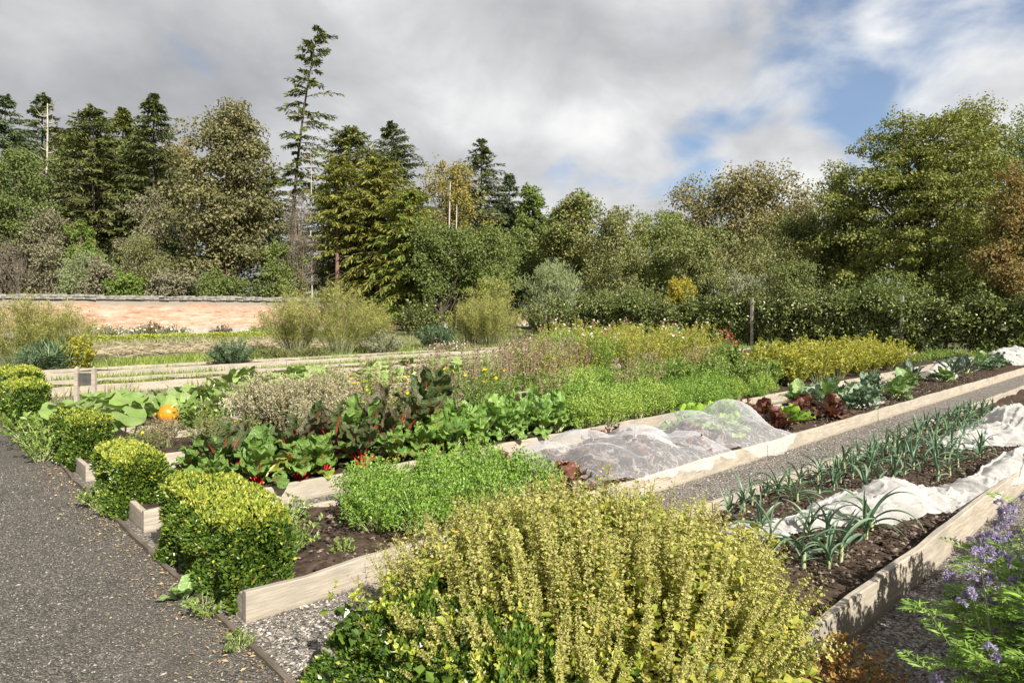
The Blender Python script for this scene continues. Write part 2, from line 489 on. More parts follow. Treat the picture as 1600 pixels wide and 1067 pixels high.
def brick_mat():
    m, t, out = new_mat('old_brick')
    tc = t.node('ShaderNodeTexCoord').outputs['Object']
    mp = t.node('ShaderNodeMapping'); t.l.new(tc, mp.inputs[0]); mp.inputs['Rotation'].default_value = (math.radians(90), 0, 0)
    br = t.node('ShaderNodeTexBrick'); t.l.new(mp.outputs[0], br.inputs['Vector'])
    br.inputs['Scale'].default_value = 1.0; br.inputs['Brick Width'].default_value = 0.24; br.inputs['Row Height'].default_value = 0.082
    br.inputs['Mortar Size'].default_value = 0.010; br.inputs['Bias'].default_value = -0.1
    br.inputs['Color1'].default_value = (0.40, 0.19, 0.125, 1); br.inputs['Color2'].default_value = (0.54, 0.34, 0.24, 1); br.inputs['Mortar'].default_value = (0.44, 0.35, 0.26, 1)
    st = t.node('ShaderNodeMapping'); t.l.new(tc, st.inputs[0]); st.inputs['Scale'].default_value = (0.45, 1, 2.2)
    big = t.noise(st.outputs[0], 0.6, 6, 0.65); mid = t.noise(st.outputs[0], 2.4, 6, 0.7)
    col = t.mix(t.math('MULTIPLY', t.maprange(big, 0.44, 0.58), 0.7), br.outputs['Color'], (0.54, 0.37, 0.28))
    col = t.mix(t.math('MULTIPLY', t.maprange(mid, 0.52, 0.64), 0.6), col, (0.60, 0.50, 0.40))
    col = t.mix(t.math('MULTIPLY', t.maprange(mid, 0.47, 0.34), 0.65), col, (0.24, 0.125, 0.08))
    sz = t.node('ShaderNodeSeparateXYZ'); t.l.new(tc, sz.inputs[0])          # lichen-grey weathering under the coping
    band = t.math('ADD', sz.outputs[2], t.math('MULTIPLY', t.math('SUBTRACT', big, 0.5), 1.5))
    col = t.mix(t.math('MULTIPLY', t.maprange(band, 1.85, 2.25), 0.9), col, (0.27, 0.245, 0.21))
    pb = t.node('ShaderNodeBsdfPrincipled'); t.put(pb.inputs['Base Color'], col); pb.inputs['Roughness'].default_value = 0.9
    b = t.node('ShaderNodeBump'); b.inputs['Strength'].default_value = 0.7; b.inputs['Distance'].default_value = 0.03
    t.put(b.inputs['Height'], t.math('ADD', br.outputs['Fac'], t.math('MULTIPLY', mid, -1.2))); b.invert = True
    t.l.new(b.outputs[0], pb.inputs['Normal']); t.l.new(pb.outputs[0], out.inputs[0]); return m
M['brick'] = brick_mat()
M['stone'] = plain_mat('coping_stone', [(0.10, 0.096, 0.088), (0.20, 0.19, 0.17), (0.33, 0.31, 0.275)], 0.9, 0.2, 4.0, 0.6)
M['plinth'] = plain_mat('plinth_stone', [(0.26, 0.24, 0.21), (0.45, 0.42, 0.37)], 0.9, 0.2, 5.0, 0.5)

# foliage colours (linear reflectance)
M['spruce'] = leaf_mat('spruce_needles', [(0.026, 0.040, 0.014), (0.055, 0.070, 0.024), (0.10, 0.105, 0.036)], 0.5, 0.15)
M['spruce_olive'] = leaf_mat('olive_needles', [(0.04, 0.055, 0.016), (0.09, 0.105, 0.026), (0.17, 0.165, 0.045)], 0.5, 0.2)
M['spruce_blue'] = leaf_mat('blue_needles', [(0.030, 0.046, 0.024), (0.065, 0.090, 0.048), (0.115, 0.135, 0.07)], 0.5, 0.15)
M['larch'] = leaf_mat('larch_needles', [(0.07, 0.085, 0.018), (0.14, 0.145, 0.028), (0.23, 0.20, 0.04)], 0.5, 0.3)
M['dead_twig'] = leaf_mat('dead_twig', [(0.10, 0.085, 0.06), (0.18, 0.15, 0.11), (0.26, 0.22, 0.16)], 0.8, 0.05, 0.1)
M['sycamore'] = leaf_mat('sycamore_leaf', [(0.030, 0.037, 0.014), (0.062, 0.067, 0.025), (0.115, 0.105, 0.046), (0.20, 0.175, 0.09)], 0.38, 0.2, 0.45)
M['sycamore_b'] = leaf_mat('browned_sycamore_leaf', [(0.06, 0.06, 0.02), (0.11, 0.105, 0.034), (0.18, 0.155, 0.06), (0.26, 0.20, 0.10)], 0.4, 0.2, 0.4)
M['bright'] = leaf_mat('bright_tree_leaf', [(0.045, 0.075, 0.016), (0.09, 0.13, 0.026), (0.15, 0.19, 0.045)], 0.4, 0.28, 0.4)
M['darkleaf'] = leaf_mat('dark_tree_leaf', [(0.034, 0.052, 0.014), (0.072, 0.094, 0.025), (0.13, 0.15, 0.05)], 0.4, 0.2, 0.4)
M['beech'] = leaf_mat('beech_leaf', [(0.032, 0.050, 0.012), (0.070, 0.092, 0.020), (0.125, 0.135, 0.032), (0.23, 0.215, 0.068)], 0.36, 0.25, 0.45)
M['aspen'] = leaf_mat('aspen_leaf', [(0.055, 0.07, 0.022), (0.115, 0.125, 0.04), (0.19, 0.19, 0.075), (0.27, 0.26, 0.13)], 0.38, 0.25, 0.45)
M['olive'] = leaf_mat('olive_leaf', [(0.05, 0.062, 0.02), (0.10, 0.11, 0.04), (0.165, 0.165, 0.07)], 0.42, 0.25, 0.4)
M['pale'] = leaf_mat('pale_variegated_leaf', [(0.07, 0.08, 0.035), (0.16, 0.155, 0.085), (0.30, 0.27, 0.18), (0.38, 0.34, 0.24)], 0.4, 0.22, 0.4)
M['autumn'] = leaf_mat('autumn_leaf', [(0.10, 0.11, 0.022), (0.20, 0.17, 0.028), (0.33, 0.20, 0.035)], 0.42, 0.3, 0.35)
M['copper'] = leaf_mat('copper_leaf', [(0.10, 0.070, 0.028), (0.17, 0.105, 0.042), (0.24, 0.145, 0.062), (0.14, 0.13, 0.04)], 0.42, 0.3, 0.35)
M['willow'] = leaf_mat('willow_leaf', [(0.075, 0.095, 0.045), (0.14, 0.165, 0.08), (0.21, 0.23, 0.12)], 0.45, 0.25, 0.35)
M['greytwig'] = leaf_mat('grey_twig', [(0.12, 0.10, 0.08), (0.22, 0.185, 0.15), (0.20, 0.19, 0.11)], 0.7, 0.1, 0.2)
M['apple'] = leaf_mat('apple_leaf', [(0.028, 0.043, 0.010), (0.060, 0.080, 0.017), (0.12, 0.14, 0.036), (0.21, 0.22, 0.09)], 0.36, 0.22, 0.5)
M['box'] = leaf_mat('box_leaf', [(0.022, 0.045, 0.008), (0.045, 0.085, 0.012), (0.095, 0.145, 0.02)], 0.30, 0.22, 0.5)
M['box_new'] = leaf_mat('box_new_leaf', [(0.19, 0.25, 0.030), (0.34, 0.38, 0.050), (0.52, 0.52, 0.10)], 0.38, 0.3, 0.4)
M['box_rust'] = leaf_mat('box_rusty_leaf', [(0.30, 0.15, 0.04), (0.36, 0.22, 0.08)], 0.5, 0.25, 0.3)
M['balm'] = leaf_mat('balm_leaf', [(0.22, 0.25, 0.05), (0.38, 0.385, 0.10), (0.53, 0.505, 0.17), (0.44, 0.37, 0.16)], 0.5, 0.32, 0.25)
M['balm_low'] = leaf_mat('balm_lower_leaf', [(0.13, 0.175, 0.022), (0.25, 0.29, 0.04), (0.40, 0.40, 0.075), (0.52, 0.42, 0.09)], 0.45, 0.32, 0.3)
M['balm_stem'] = plain_mat('balm_stem', [(0.16, 0.15, 0.05), (0.24, 0.19, 0.08)], 0.7)
M['parsley'] = leaf_mat('parsley_leaf', [(0.060, 0.125, 0.014), (0.115, 0.20, 0.025), (0.19, 0.28, 0.05)], 0.42, 0.32, 0.35)
M['parsley_y'] = leaf_mat('light_parsley_leaf', [(0.10, 0.165, 0.022), (0.175, 0.25, 0.04), (0.27, 0.33, 0.075)], 0.42, 0.34, 0.35)
M['chard'] = leaf_mat('chard_leaf', [(0.060, 0.115, 0.020), (0.10, 0.175, 0.030), (0.155, 0.235, 0.05)], 0.38, 0.28, 0.38, 'object', veins=(30, (0.16, 0.25, 0.07)))
M['chard_dark'] = leaf_mat('dark_chard_leaf', [(0.034, 0.055, 0.016), (0.060, 0.082, 0.026), (0.075, 0.048, 0.034)], 0.38, 0.22, 0.38, 'object', veins=(30, (0.10, 0.12, 0.05)))
M['chard_y'] = leaf_mat('yellowing_chard_leaf', [(0.24, 0.29, 0.04), (0.36, 0.36, 0.06)], 0.35, 0.3, 0.4, 'object')
M['beet'] = leaf_mat('perpetual_spinach_leaf', [(0.065, 0.135, 0.020), (0.10, 0.185, 0.030), (0.16, 0.25, 0.05)], 0.28, 0.3, 0.55, 'object', veins=(28, (0.24, 0.36, 0.10)))
M['red_stalk'] = plain_mat('red_stalk', [(0.35, 0.012, 0.018), (0.55, 0.025, 0.03)], 0.35, 0.5)
M['pale_stalk'] = plain_mat('pale_stalk', [(0.36, 0.42, 0.16), (0.52, 0.55, 0.28)], 0.4, 0.4)
M['squash'] = leaf_mat('squash_leaf', [(0.09, 0.16, 0.03), (0.15, 0.23, 0.05), (0.22, 0.29, 0.085)], 0.5, 0.3, 0.3, 'object', veins=(14, (0.24, 0.29, 0.13)))
M['squash_pale'] = leaf_mat('faded_squash_leaf', [(0.26, 0.29, 0.13), (0.34, 0.32, 0.18)], 0.6, 0.3, 0.2, 'object')
M['leek'] = leaf_mat('leek_leaf', [(0.050, 0.095, 0.055), (0.080, 0.135, 0.080), (0.125, 0.18, 0.105)], 0.38, 0.22, 0.4, 'object')
M['leek_shank'] = plain_mat('leek_shank', [(0.32, 0.38, 0.16), (0.48, 0.50, 0.30)], 0.4, 0.4)
M['kale'] = leaf_mat('kale_leaf', [(0.045, 0.085, 0.05), (0.085, 0.14, 0.085), (0.14, 0.20, 0.11)], 0.42, 0.2, 0.4, 'object', veins=(22, (0.20, 0.27, 0.17)))
M['kale_dark'] = leaf_mat('black_kale_leaf', [(0.022, 0.042, 0.034), (0.045, 0.072, 0.055), (0.075, 0.11, 0.085)], 0.45, 0.15, 0.4, 'object', veins=(40, (0.09, 0.13, 0.10)))
M['kale_green'] = leaf_mat('green_brassica_leaf', [(0.07, 0.135, 0.035), (0.12, 0.20, 0.055), (0.19, 0.27, 0.09)], 0.4, 0.25, 0.4, 'object', veins=(22, (0.24, 0.31, 0.14)))
M['lettuce_red'] = leaf_mat('red_lettuce_leaf', [(0.055, 0.018, 0.018), (0.10, 0.032, 0.030), (0.15, 0.06, 0.045)], 0.35, 0.25, 0.45, 'object', veins=(25, (0.15, 0.10, 0.04)))
M['lettuce_green'] = leaf_mat('green_lettuce_leaf', [(0.14, 0.24, 0.03), (0.22, 0.33, 0.05)], 0.35, 0.35, 0.45, 'object')
M['dry'] = leaf_mat('dry_leaf', [(0.14, 0.105, 0.06), (0.25, 0.20, 0.12), (0.38, 0.31, 0.20), (0.20, 0.19, 0.07)], 0.7, 0.2, 0.15)
M['dry_pale'] = leaf_mat('dry_seed_head', [(0.20, 0.185, 0.10), (0.35, 0.32, 0.19), (0.50, 0.45, 0.31)], 0.7, 0.2, 0.15)
M['dry_brown'] = leaf_mat('dead_leaf', [(0.13, 0.09, 0.06), (0.26, 0.185, 0.125), (0.40, 0.31, 0.22)], 0.75, 0.15, 0.1)
M['rust'] = leaf_mat('rusty_leaf', [(0.15, 0.075, 0.025), (0.24, 0.13, 0.045), (0.20, 0.17, 0.05)], 0.6, 0.25, 0.2)
M['straw'] = leaf_mat('straw', [(0.30, 0.245, 0.16), (0.44, 0.37, 0.25)], 0.7, 0.1, 0.2)
M['mid'] = leaf_mat('garden_leaf', [(0.06, 0.10, 0.018), (0.11, 0.165, 0.03), (0.18, 0.235, 0.05)], 0.42, 0.3, 0.35)
M['yellowish'] = leaf_mat('yellow_green_leaf', [(0.22, 0.25, 0.03), (0.38, 0.385, 0.055), (0.52, 0.45, 0.09)], 0.45, 0.33, 0.3)
M['fennel'] = leaf_mat('fennel_frond', [(0.12, 0.13, 0.03), (0.21, 0.21, 0.06), (0.30, 0.285, 0.10)], 0.5, 0.3, 0.25)
M['fennel_stem'] = leaf_mat('fennel_stem', [(0.12, 0.16, 0.06), (0.22, 0.25, 0.12), (0.30, 0.29, 0.17)], 0.5, 0.1, 0.3)
M['rosemary'] = leaf_mat('rosemary_leaf', [(0.03, 0.055, 0.025), (0.065, 0.105, 0.048), (0.10, 0.15, 0.07)], 0.45, 0.2, 0.35)
M['lavender'] = leaf_mat('lavender_leaf', [(0.10, 0.11, 0.065), (0.17, 0.18, 0.105), (0.25, 0.25, 0.16)], 0.5, 0.2, 0.3)
M['grass'] = leaf_mat('grass_blade', [(0.065, 0.105, 0.016), (0.115, 0.165, 0.026), (0.19, 0.235, 0.05), (0.22, 0.23, 0.07)], 0.45, 0.3, 0.3)
M['phacelia'] = leaf_mat('phacelia_leaf', [(0.07, 0.135, 0.02), (0.13, 0.215, 0.035), (0.21, 0.30, 0.06)], 0.45, 0.32, 0.3)
M['lilac'] = leaf_mat('lilac_petal', [(0.30, 0.25, 0.45), (0.42, 0.36, 0.58), (0.54, 0.48, 0.66)], 0.6, 0.3, 0.2)
M['white_petal'] = leaf_mat('white_petal', [(0.62, 0.58, 0.55), (0.75, 0.70, 0.66), (0.66, 0.48, 0.52)], 0.6, 0.25, 0.2)
M['pink_petal'] = leaf_mat('pink_petal', [(0.50, 0.06, 0.14), (0.62, 0.18, 0.28)], 0.6, 0.25, 0.2)
M['red_petal'] = leaf_mat('red_petal', [(0.45, 0.03, 0.04), (0.55, 0.08, 0.10)], 0.6, 0.25, 0.2)
M['yellow_petal'] = leaf_mat('yellow_petal', [(0.72, 0.42, 0.01), (0.80, 0.55, 0.02), (0.75, 0.30, 0.01)], 0.5, 0.25, 0.2)
M['pumpkin'] = plain_mat('pumpkin_skin', [(0.55, 0.17, 0.008), (0.72, 0.27, 0.015)], 0.35, 0.5, 3.0)
M['apple_fruit'] = plain_mat('apple_skin', [(0.40, 0.42, 0.06), (0.52, 0.20, 0.06)], 0.35, 0.5, 6.0)


def cloth_mat(name, col, hole, rough=0.7, grain=60, trans=0.35):
    m, t, out = new_mat(name)
    tc = t.node('ShaderNodeTexCoord').outputs['Object']
    nz = t.noise(tc, 5.0, 6, 0.65, 0.8); fine = t.noise(tc, grain, 3, 0.6)
    d = t.node('ShaderNodeBsdfPrincipled'); t.put(d.inputs['Base Color'], t.mix(t.maprange(nz, 0.35, 0.7), [c * 0.86 for c in col], col)); d.inputs['Roughness'].default_value = rough
    b = t.node('ShaderNodeBump'); b.inputs['Strength'].default_value = 0.5; b.inputs['Distance'].default_value = 0.02
    t.put(b.inputs['Height'], nz); t.l.new(b.outputs[0], d.inputs['Normal'])
    tl = t.node('ShaderNodeBsdfTranslucent'); tl.inputs[0].default_value = (col[0], col[1], col[2], 1)
    mx = t.node('ShaderNodeMixShader'); mx.inputs[0].default_value = trans
    t.l.new(d.outputs[0], mx.inputs[1]); t.l.new(tl.outputs[0], mx.inputs[2])
    tp = t.node('ShaderNodeBsdfTransparent')
    m2 = t.node('ShaderNodeMixShader')
    f = t.math('ADD', hole, t.math('MULTIPLY', t.math('SUBTRACT', 0.5, nz), 0.9), clamp=True)
    f = t.math('ADD', f, t.math('MULTIPLY', t.math('SUBTRACT', 0.5, fine), 0.5), clamp=True)
    t.put(m2.inputs[0], f); t.l.new(mx.outputs[0], m2.inputs[1]); t.l.new(tp.outputs[0], m2.inputs[2])
    t.l.new(m2.outputs[0], out.inputs[0]); return m
M['fleece'] = cloth_mat('garden_fleece', (0.72, 0.70, 0.67), 0.30)
def net_mat():
    m, t, out = new_mat('insect_net')
    tc = t.node('ShaderNodeTexCoord').outputs['Object']
    nz = t.noise(tc, 3.2, 3, 0.5, 1.2); n2 = t.noise(tc, 6.5, 3, 0.5, 1.6)
    cr = t.math('ADD', t.maprange(t.math('ABSOLUTE', t.math('SUBTRACT', nz, 0.5)), 0.0, 0.030, 0.20, 0.0), t.maprange(t.math('ABSOLUTE', t.math('SUBTRACT', n2, 0.5)), 0.0, 0.028, 0.14, 0.0))
    a = t.node('ShaderNodeBsdfDiffuse'); a.inputs[0].default_value = (0.86, 0.86, 0.88, 1)
    b = t.node('ShaderNodeBsdfTranslucent'); b.inputs[0].default_value = (0.86, 0.86, 0.88, 1)
    mx = t.node('ShaderNodeMixShader'); mx.inputs[0].default_value = 0.45; t.l.new(a.outputs[0], mx.inputs[1]); t.l.new(b.outputs[0], mx.inputs[2])
    lw = t.node('ShaderNodeLayerWeight'); lw.inputs[0].default_value = 0.35          # more thread per sight line where the net turns away
    f = t.math('SUBTRACT', 0.86, t.math('ADD', cr, t.math('MULTIPLY', lw.outputs['Facing'], 0.30)), clamp=True)
    tp = t.node('ShaderNodeBsdfTransparent'); m2 = t.node('ShaderNodeMixShader')
    t.put(m2.inputs[0], f); t.l.new(mx.outputs[0], m2.inputs[1]); t.l.new(tp.outputs[0], m2.inputs[2]); t.l.new(m2.outputs[0], out.inputs[0]); return m
M['net'] = net_mat()
M['net_grey'] = cloth_mat('grey_net', (0.42, 0.42, 0.43), 0.35, grain=40)

# ================================================================== THE SETTING
# ground, paths
def flat(name, mat, pts, z):
    b = Buf(); b.add([(p[0], p[1], z) for p in pts], [list(range(len(pts)))])
    return structure(name, b.mesh(name, mat))


b = Buf(); g = np.linspace(-600, 600, 41); X, Y = np.meshgrid(g, g, indexing='ij'); sheet(b, X, Y, X * 0)
structure('ground', b.mesh('ground', M['turf']))
EDGE = [(1.36, -8), (1.36, 8.0), (1.50, 11.0), (2.05, 14.0), (2.15, 21.6)]                # line of the path's timber edging
path_pts = [G(u, v) for u, v in EDGE] + [G(-6, 21.6), G(-6, -8)]
flat('path', M['tarmac'], path_pts, 0.004)
bed_pts = [G(u, v) for u, v in EDGE] + [G(29.2, 21.6), G(29.2, -8)]
flat('gravel_between_beds', M['gravel'], bed_pts[::-1], 0.004)


def board_mesh(name, L, h, th, mat, seed=0, sag=0.005):
    """a sawn board, local x along it, z up from its foot, worn corners"""
    r = np.random.default_rng(seed); c = 0.006; ns = max(3, int(L / 0.35))
    prof = [(-th / 2, 0), (th / 2, 0), (th / 2, h - c), (th / 2 - c, h), (-th / 2 + c, h), (-th / 2, h - c)]
    xs = np.linspace(-L / 2, L / 2, ns + 1); V = []
    for x in xs:
        wob = r.normal(0, sag, 2)
        for (y, z) in prof:
            V.append((x, y + wob[0] * 0.6, z + (wob[1] if z > h / 2 else 0)))
    n = len(prof); F = []
    for k in range(ns):
        for j in range(n): F.append([k * n + j, (k + 1) * n + j, (k + 1) * n + (j + 1) % n, k * n + (j + 1) % n])
    bf = Buf(); bf.add(V, F); b0 = bf.n
    bf.F.append(np.array([list(range(n))[::-1]]) if False else np.array([[0, 1, 2, 3], [0, 3, 4, 5]])); bf.M.append(0)
    e = ns * n; bf.F.append(np.array([[e + 3, e + 2, e + 1, e], [e + 5, e + 4, e + 3, e]])); bf.M.append(0)
    return bf.mesh(name, mat)


def run_of_boards(parent, name, u0, v0, u1, v1, h, mat, th=0.045, z=-0.01, plank=3.6, start=0.0, hvar=0.006):
    """boards end to end between two garden points (children of an object that sits at the origin with the garden's rotation)"""
    d = math.hypot(u1 - u0, v1 - v0); a = math.atan2(v1 - v0, u1 - u0)
    s = 0.0; first = True
    while s < d - 0.02:
        L = min(d - s, (plank - start) if first else plank * random.uniform(0.95, 1.05)); first = False
        if d - s - L < 0.5: L = d - s
        m = s + L / 2
        me = board_mesh(name, L - 0.008, h + random.uniform(-hvar, hvar), th, mat, random.randrange(9999))
        link(name, me, parent, (u0 + math.cos(a) * m, v0 + math.sin(a) * m, z + random.uniform(-.003, .003)),
             rot=(random.uniform(-.012, .012), 0, a + random.uniform(-.003, .003)))
        s += L


def soil_mesh(u0, u1, v0, v1, z, amp=0.035, seed=0, step=0.06):
    nu = max(4, min(260, int((u1 - u0) / step))); nv = max(4, int((v1 - v0) / step))
    uu, vv = np.meshgrid(np.linspace(u0, u1, nu), np.linspace(v0, v1, nv), indexing='ij')
    zz = z + amp * vnoise(uu, vv, seed, 4, 2.2, 0.62)
    bf = Buf(); sheet(bf, uu, vv, zz); return bf.mesh('soil', M['soil'], True)


BEDS = {}
def raised_bed(key, label, u0, u1, v0, v1, h, zs, sides='nfl', mat='wood', soil=True, step=0.06, amp=0.03):
    t = thing('raised_bed', label, 'raised bed', (0, 0, 0), ROT, 'board edged vegetable beds')
    m = M[mat]
    if 'n' in sides: run_of_boards(t, 'board', u0, v0, u1, v0, h, m, start=random.uniform(0, 1.2))
    if 'f' in sides: run_of_boards(t, 'board', u0, v1, u1, v1, h * 0.93, m, start=random.uniform(0, 1.8))
    if 'l' in sides: run_of_boards(t, 'board', u0 + .024, v0 + 0.028, u0 + .024, v1 - 0.028, h * 0.9, m)
    if 'r' in sides: run_of_boards(t, 'board', u1 - .024, v0 + 0.028, u1 - .024, v1 - 0.028, h * 0.9, m)
    if soil: link('soil', soil_mesh(u0 + .05, u1 - .03, v0 + .026, v1 - .026, zs, amp, hash(key) % 97 if False else sum(map(ord, key)), step), t)
    BEDS[key] = (u0, u1, v0, v1, zs)
    return t


raised_bed('M', 'raised bed of purple flowering phacelia beside the gravel walkway', 1.44, 16, -0.95, 0.40, 0.18, 0.12)
raised_bed('L', 'raised bed of leeks with white fleece and the big yellow lemon balm', 1.44, 27, 1.36, 2.81, 0.235, 0.13, step=0.05, amp=0.035)
raised_bed('A', 'raised bed holding the netted lettuces, red lettuces and kale, parsley at its end', 1.44, 28, 3.74, 5.10, 0.185, 0.13)
raised_bed('B', 'raised bed of red stalked chard, spinach and bright green parsley', 1.44, 28, 5.80, 7.15, 0.185, 0.13)
raised_bed('C', 'raised bed of marigolds and pale dried seed heads behind the chard', 1.44, 28, 7.92, 9.28, 0.19, 0.13)
raised_bed('D', 'raised bed with an orange pumpkin under big squash leaves', 1.46, 27, 10.0, 11.35, 0.19, 0.13, step=0.1)
raised_bed('E', 'raised bed of trailing squash leaves behind the wooden sign', 1.7, 26, 12.1, 13.4, 0.19, 0.12, step=0.1)
raised_bed('G', 'weedy raised bed with three grey boards beyond the wooden sign', 2.2, 24, 16.0, 17.6, 0.20, 0.10, step=0.12)
raised_bed('I', 'farthest raised bed with a pale board in front of the fennel clumps', 2.25, 27, 19.6, 21.0, 0.20, 0.10, step=0.12)

# timber edging of the path
ed = thing('path_edging', 'low dark timber strip edging the dark gravel path', 'edging', (0, 0, 0), ROT)
for (a, c) in zip(EDGE[:-1], EDGE[1:]): run_of_boards(ed, 'edging_board', a[0], max(a[1], -2), c[0], c[1], 0.05, M['edging'], 0.03, -0.01, 2.4, 0, 0.008)


# loose stones: gravel that catches the light
def pebbles(P, size, seed=0):
    r = np.random.default_rng(seed); n = len(P)
    base = np.array([[1, 0, 0], [0, 1, 0], [-1, 0, 0], [0, -1, 0], [0, 0, .75], [0, 0, -.5]], float)
    s = size * r.lognormal(0, .35, (n, 1, 1)) * r.uniform(.6, 1.25, (n, 6, 1))
    a = r.uniform(0, 2 * PI, n); ca, sa = np.cos(a), np.sin(a)
    V = base[None] * s * np.array([1.25, .85, .8])
    x = V[..., 0] * ca[:, None] - V[..., 1] * sa[:, None]; y = V[..., 0] * sa[:, None] + V[..., 1] * ca[:, None]
    tilt = r.uniform(-.5, .5, (n, 1)); z = V[..., 2] + x * tilt
    V = np.stack([x, y, z], -1) + P[:, None, :]
    F = np.array([[0, 1, 4], [1, 2, 4], [2, 3, 4], [3, 0, 4], [1, 0, 5], [2, 1, 5], [3, 2, 5], [0, 3, 5]])
    bf = Buf(); bf.add(V.reshape(-1, 3), (np.arange(n)[:, None, None] * 6 + F[None]).reshape(-1, 3)); return bf


def uvpts(u, v, z):
    return np.stack([CU * u - SU * v, SU * u + CU * v, np.broadcast_to(z, u.shape)], -1)


def in_view(P, margin=0.04):
    k = P[:, 0] / np.maximum(P[:, 1], .01); q = (EYE - P[:, 2]) / np.maximum(P[:, 1], .01)
    return (np.abs(k) < .77 + margin) & (q < .561 + margin) & (P[:, 1] > .5)


n = 60000
P = uvpts(U(-3.2, 1.34, n), U(1.6, 9.5, n), 0.005); P = P[in_view(P)]
o = link('gravel', pebbles(P, 0.0043, 1).mesh('gravel', M['pebble_dark'])); tag(o, 'loose grey stone chippings on the dark path', 'gravel', kind='stuff')
n = 21000
u_ = np.concatenate([U(1.4, 3.4, n // 3), U(1.4, 12, n // 3), U(2.2, 7.5, n // 3)])
v_ = np.concatenate([U(2.84, 3.71, n // 3), U(2.84, 3.71, n // 3), U(.42, 1.33, n // 3)])
P = uvpts(u_, v_, 0.006); P = P[in_view(P)]
o = link('gravel', pebbles(P, 0.0075, 2).mesh('gravel', M['pebble'])); tag(o, 'pale grey gravel walkways between the board edged beds', 'gravel', kind='stuff')
# clods and stones in the beds
n = 14000
sel = R8.random(n) < .45
u_ = np.where(sel, U(3.2, 11, n), U(1.9, 20, n)); v_ = np.where(sel, U(1.42, 2.75, n), U(3.8, 5.05, n))
P = uvpts(u_, v_, 0.145 + U(-.012, .02, n)); P = P[in_view(P)]
o = link('soil_crumbs', pebbles(P, 0.015, 3).mesh('soil_crumbs', M['clod'])); tag(o, 'dark crumbs of earth and small stones on the soil of the beds', 'soil', kind='stuff')
# leaf litter along the path's edge
n = 1100
v_ = U(2.5, 9, n); u_ = 1.34 - np.abs(R8.normal(0, .17, n)) + .05
P = uvpts(u_, v_, 0.012); P = P[in_view(P)]
lb = Buf(); rhombs(lb, P, nrm(np.c_[R8.normal(size=(len(P), 2)), U(-.1, .25, len(P))]), nrm(np.c_[R8.normal(0, .4, (len(P), 2)), np.ones(len(P))]), U(.012, .04, len(P)), U(.006, .02, len(P)))
o = link('fallen_leaves', lb.mesh('fallen_leaves', M['litter'])); tag(o, 'brown leaf litter along the edge of the dark path', 'fallen leaves', kind='stuff')


# ------------------------------------------------------------------ brick garden wall, parallel to the beds
def garden_wall():
    v0, ua, ub, h = 51.6, -22.0, 62.0, 2.45
    t = thing('brick_wall', 'long old red brick garden wall with ragged stone coping below the wood', 'wall', (0, 0, 0), ROT)
    r = np.random.default_rng(4)
    us = np.linspace(ua, ub, 300); zs = np.linspace(0.42, h, 26)
    UU, ZZ = np.meshgrid(us, zs, indexing='ij')
    VV = v0 + 0.022 * vnoise(UU, ZZ * 2, 5, 3, .8)
    bf = Buf(); sheet(bf, UU, VV, ZZ)
    sheet(bf, UU[:, ::25] * 1.0, VV[:, ::25] * 0 + v0 + .38, ZZ[:, ::25])
    link('brickwork', bf.mesh('brickwork', M['brick']), t)
    bf = Buf(); u = ua
    box(bf, ua, ub, v0 - .07, v0 + .45, 0, .42)
    link('plinth', bf.mesh('plinth', M['plinth']), t)
    # coping: rough flat stones in two courses, one by one
    u = ua
    coll = Buf(); near = 0
    variants = []
    for k in range(9):
        bb = Buf(); L = r.uniform(.34, .75); hh = r.uniform(.10, .17)
        box(bb, -L / 2, L / 2, -.30, .30, 0, hh)
        V = bb.V[0]; V += r.normal(0, .014, V.shape); variants.append((L, hh, bb.mesh('coping_stone', M['stone'])))
    for course, (za, ov) in enumerate(((h + .003, .03), (h + .15, .0))):
        u = ua + course * .2
        while u < ub:
            L, hh, me = variants[r.integers(9)]
            p = G(u + L / 2, v0)
            kx = p.x / p.y
            if -.80 < kx < -.06:
                s = (1, r.uniform(.9, 1.1), r.uniform(.75, 1.2))
                link('coping_stone', me, t, (u + L / 2, v0 + .19 - ov, za + r.uniform(-.008, .008)), rot=(r.normal(0, .02), r.normal(0, .02), r.normal(0, .02)), scale=s)
            u += L + .012
garden_wall()


# ================================================================== TREES
def limb_pts(a, c, bow, n=5):
    a = np.array(a, float); c = np.array(c, float); t = np.linspace(0, 1, n)[:, None]
    m = (a + c) / 2 + np.array(bow); return (1 - t) ** 2 * a + 2 * t * (1 - t) * m + t * t * c


def clump_leaves(buf, Cn, Rr, per, L, W, mats, up=0.35, squash=0.8, droop=0.25, shell=(.30, 1.18), rough=.55, lay=.0):
    """leaves on the outside of many small clumps"""
    k = len(Cn); n = k * per
    ci = np.repeat(np.arange(k), per)
    d = rdir(n); d[:, 2] = d[:, 2] * (1 - lay) + up * .6; d = nrm(d)
    r = Rr[ci][:, None] * U(shell[0] ** 2, shell[1] ** 2, (n, 1)) ** .5
    P = Cn[ci] + d * r * np.array([1, 1, squash])
    N = nrm(d * .55 + R8.normal(0, rough, (n, 3)) + np.array([0, 0, up]))
    T = nrm(np.cross(N, rdir(n)) + d * .35 + np.array([0, 0, -droop]))
    Ls = L * U(.65, 1.3, n); Ws = W * U(.7, 1.25, n)
    m = R8.integers(0, len(mats), n) if len(mats) > 1 else np.zeros(n, int)
    for j in range(len(mats)):
        s = m == j
        if s.any(): rhombs(buf, P[s], T[s], N[s], Ls[s], Ws[s], mats[j])


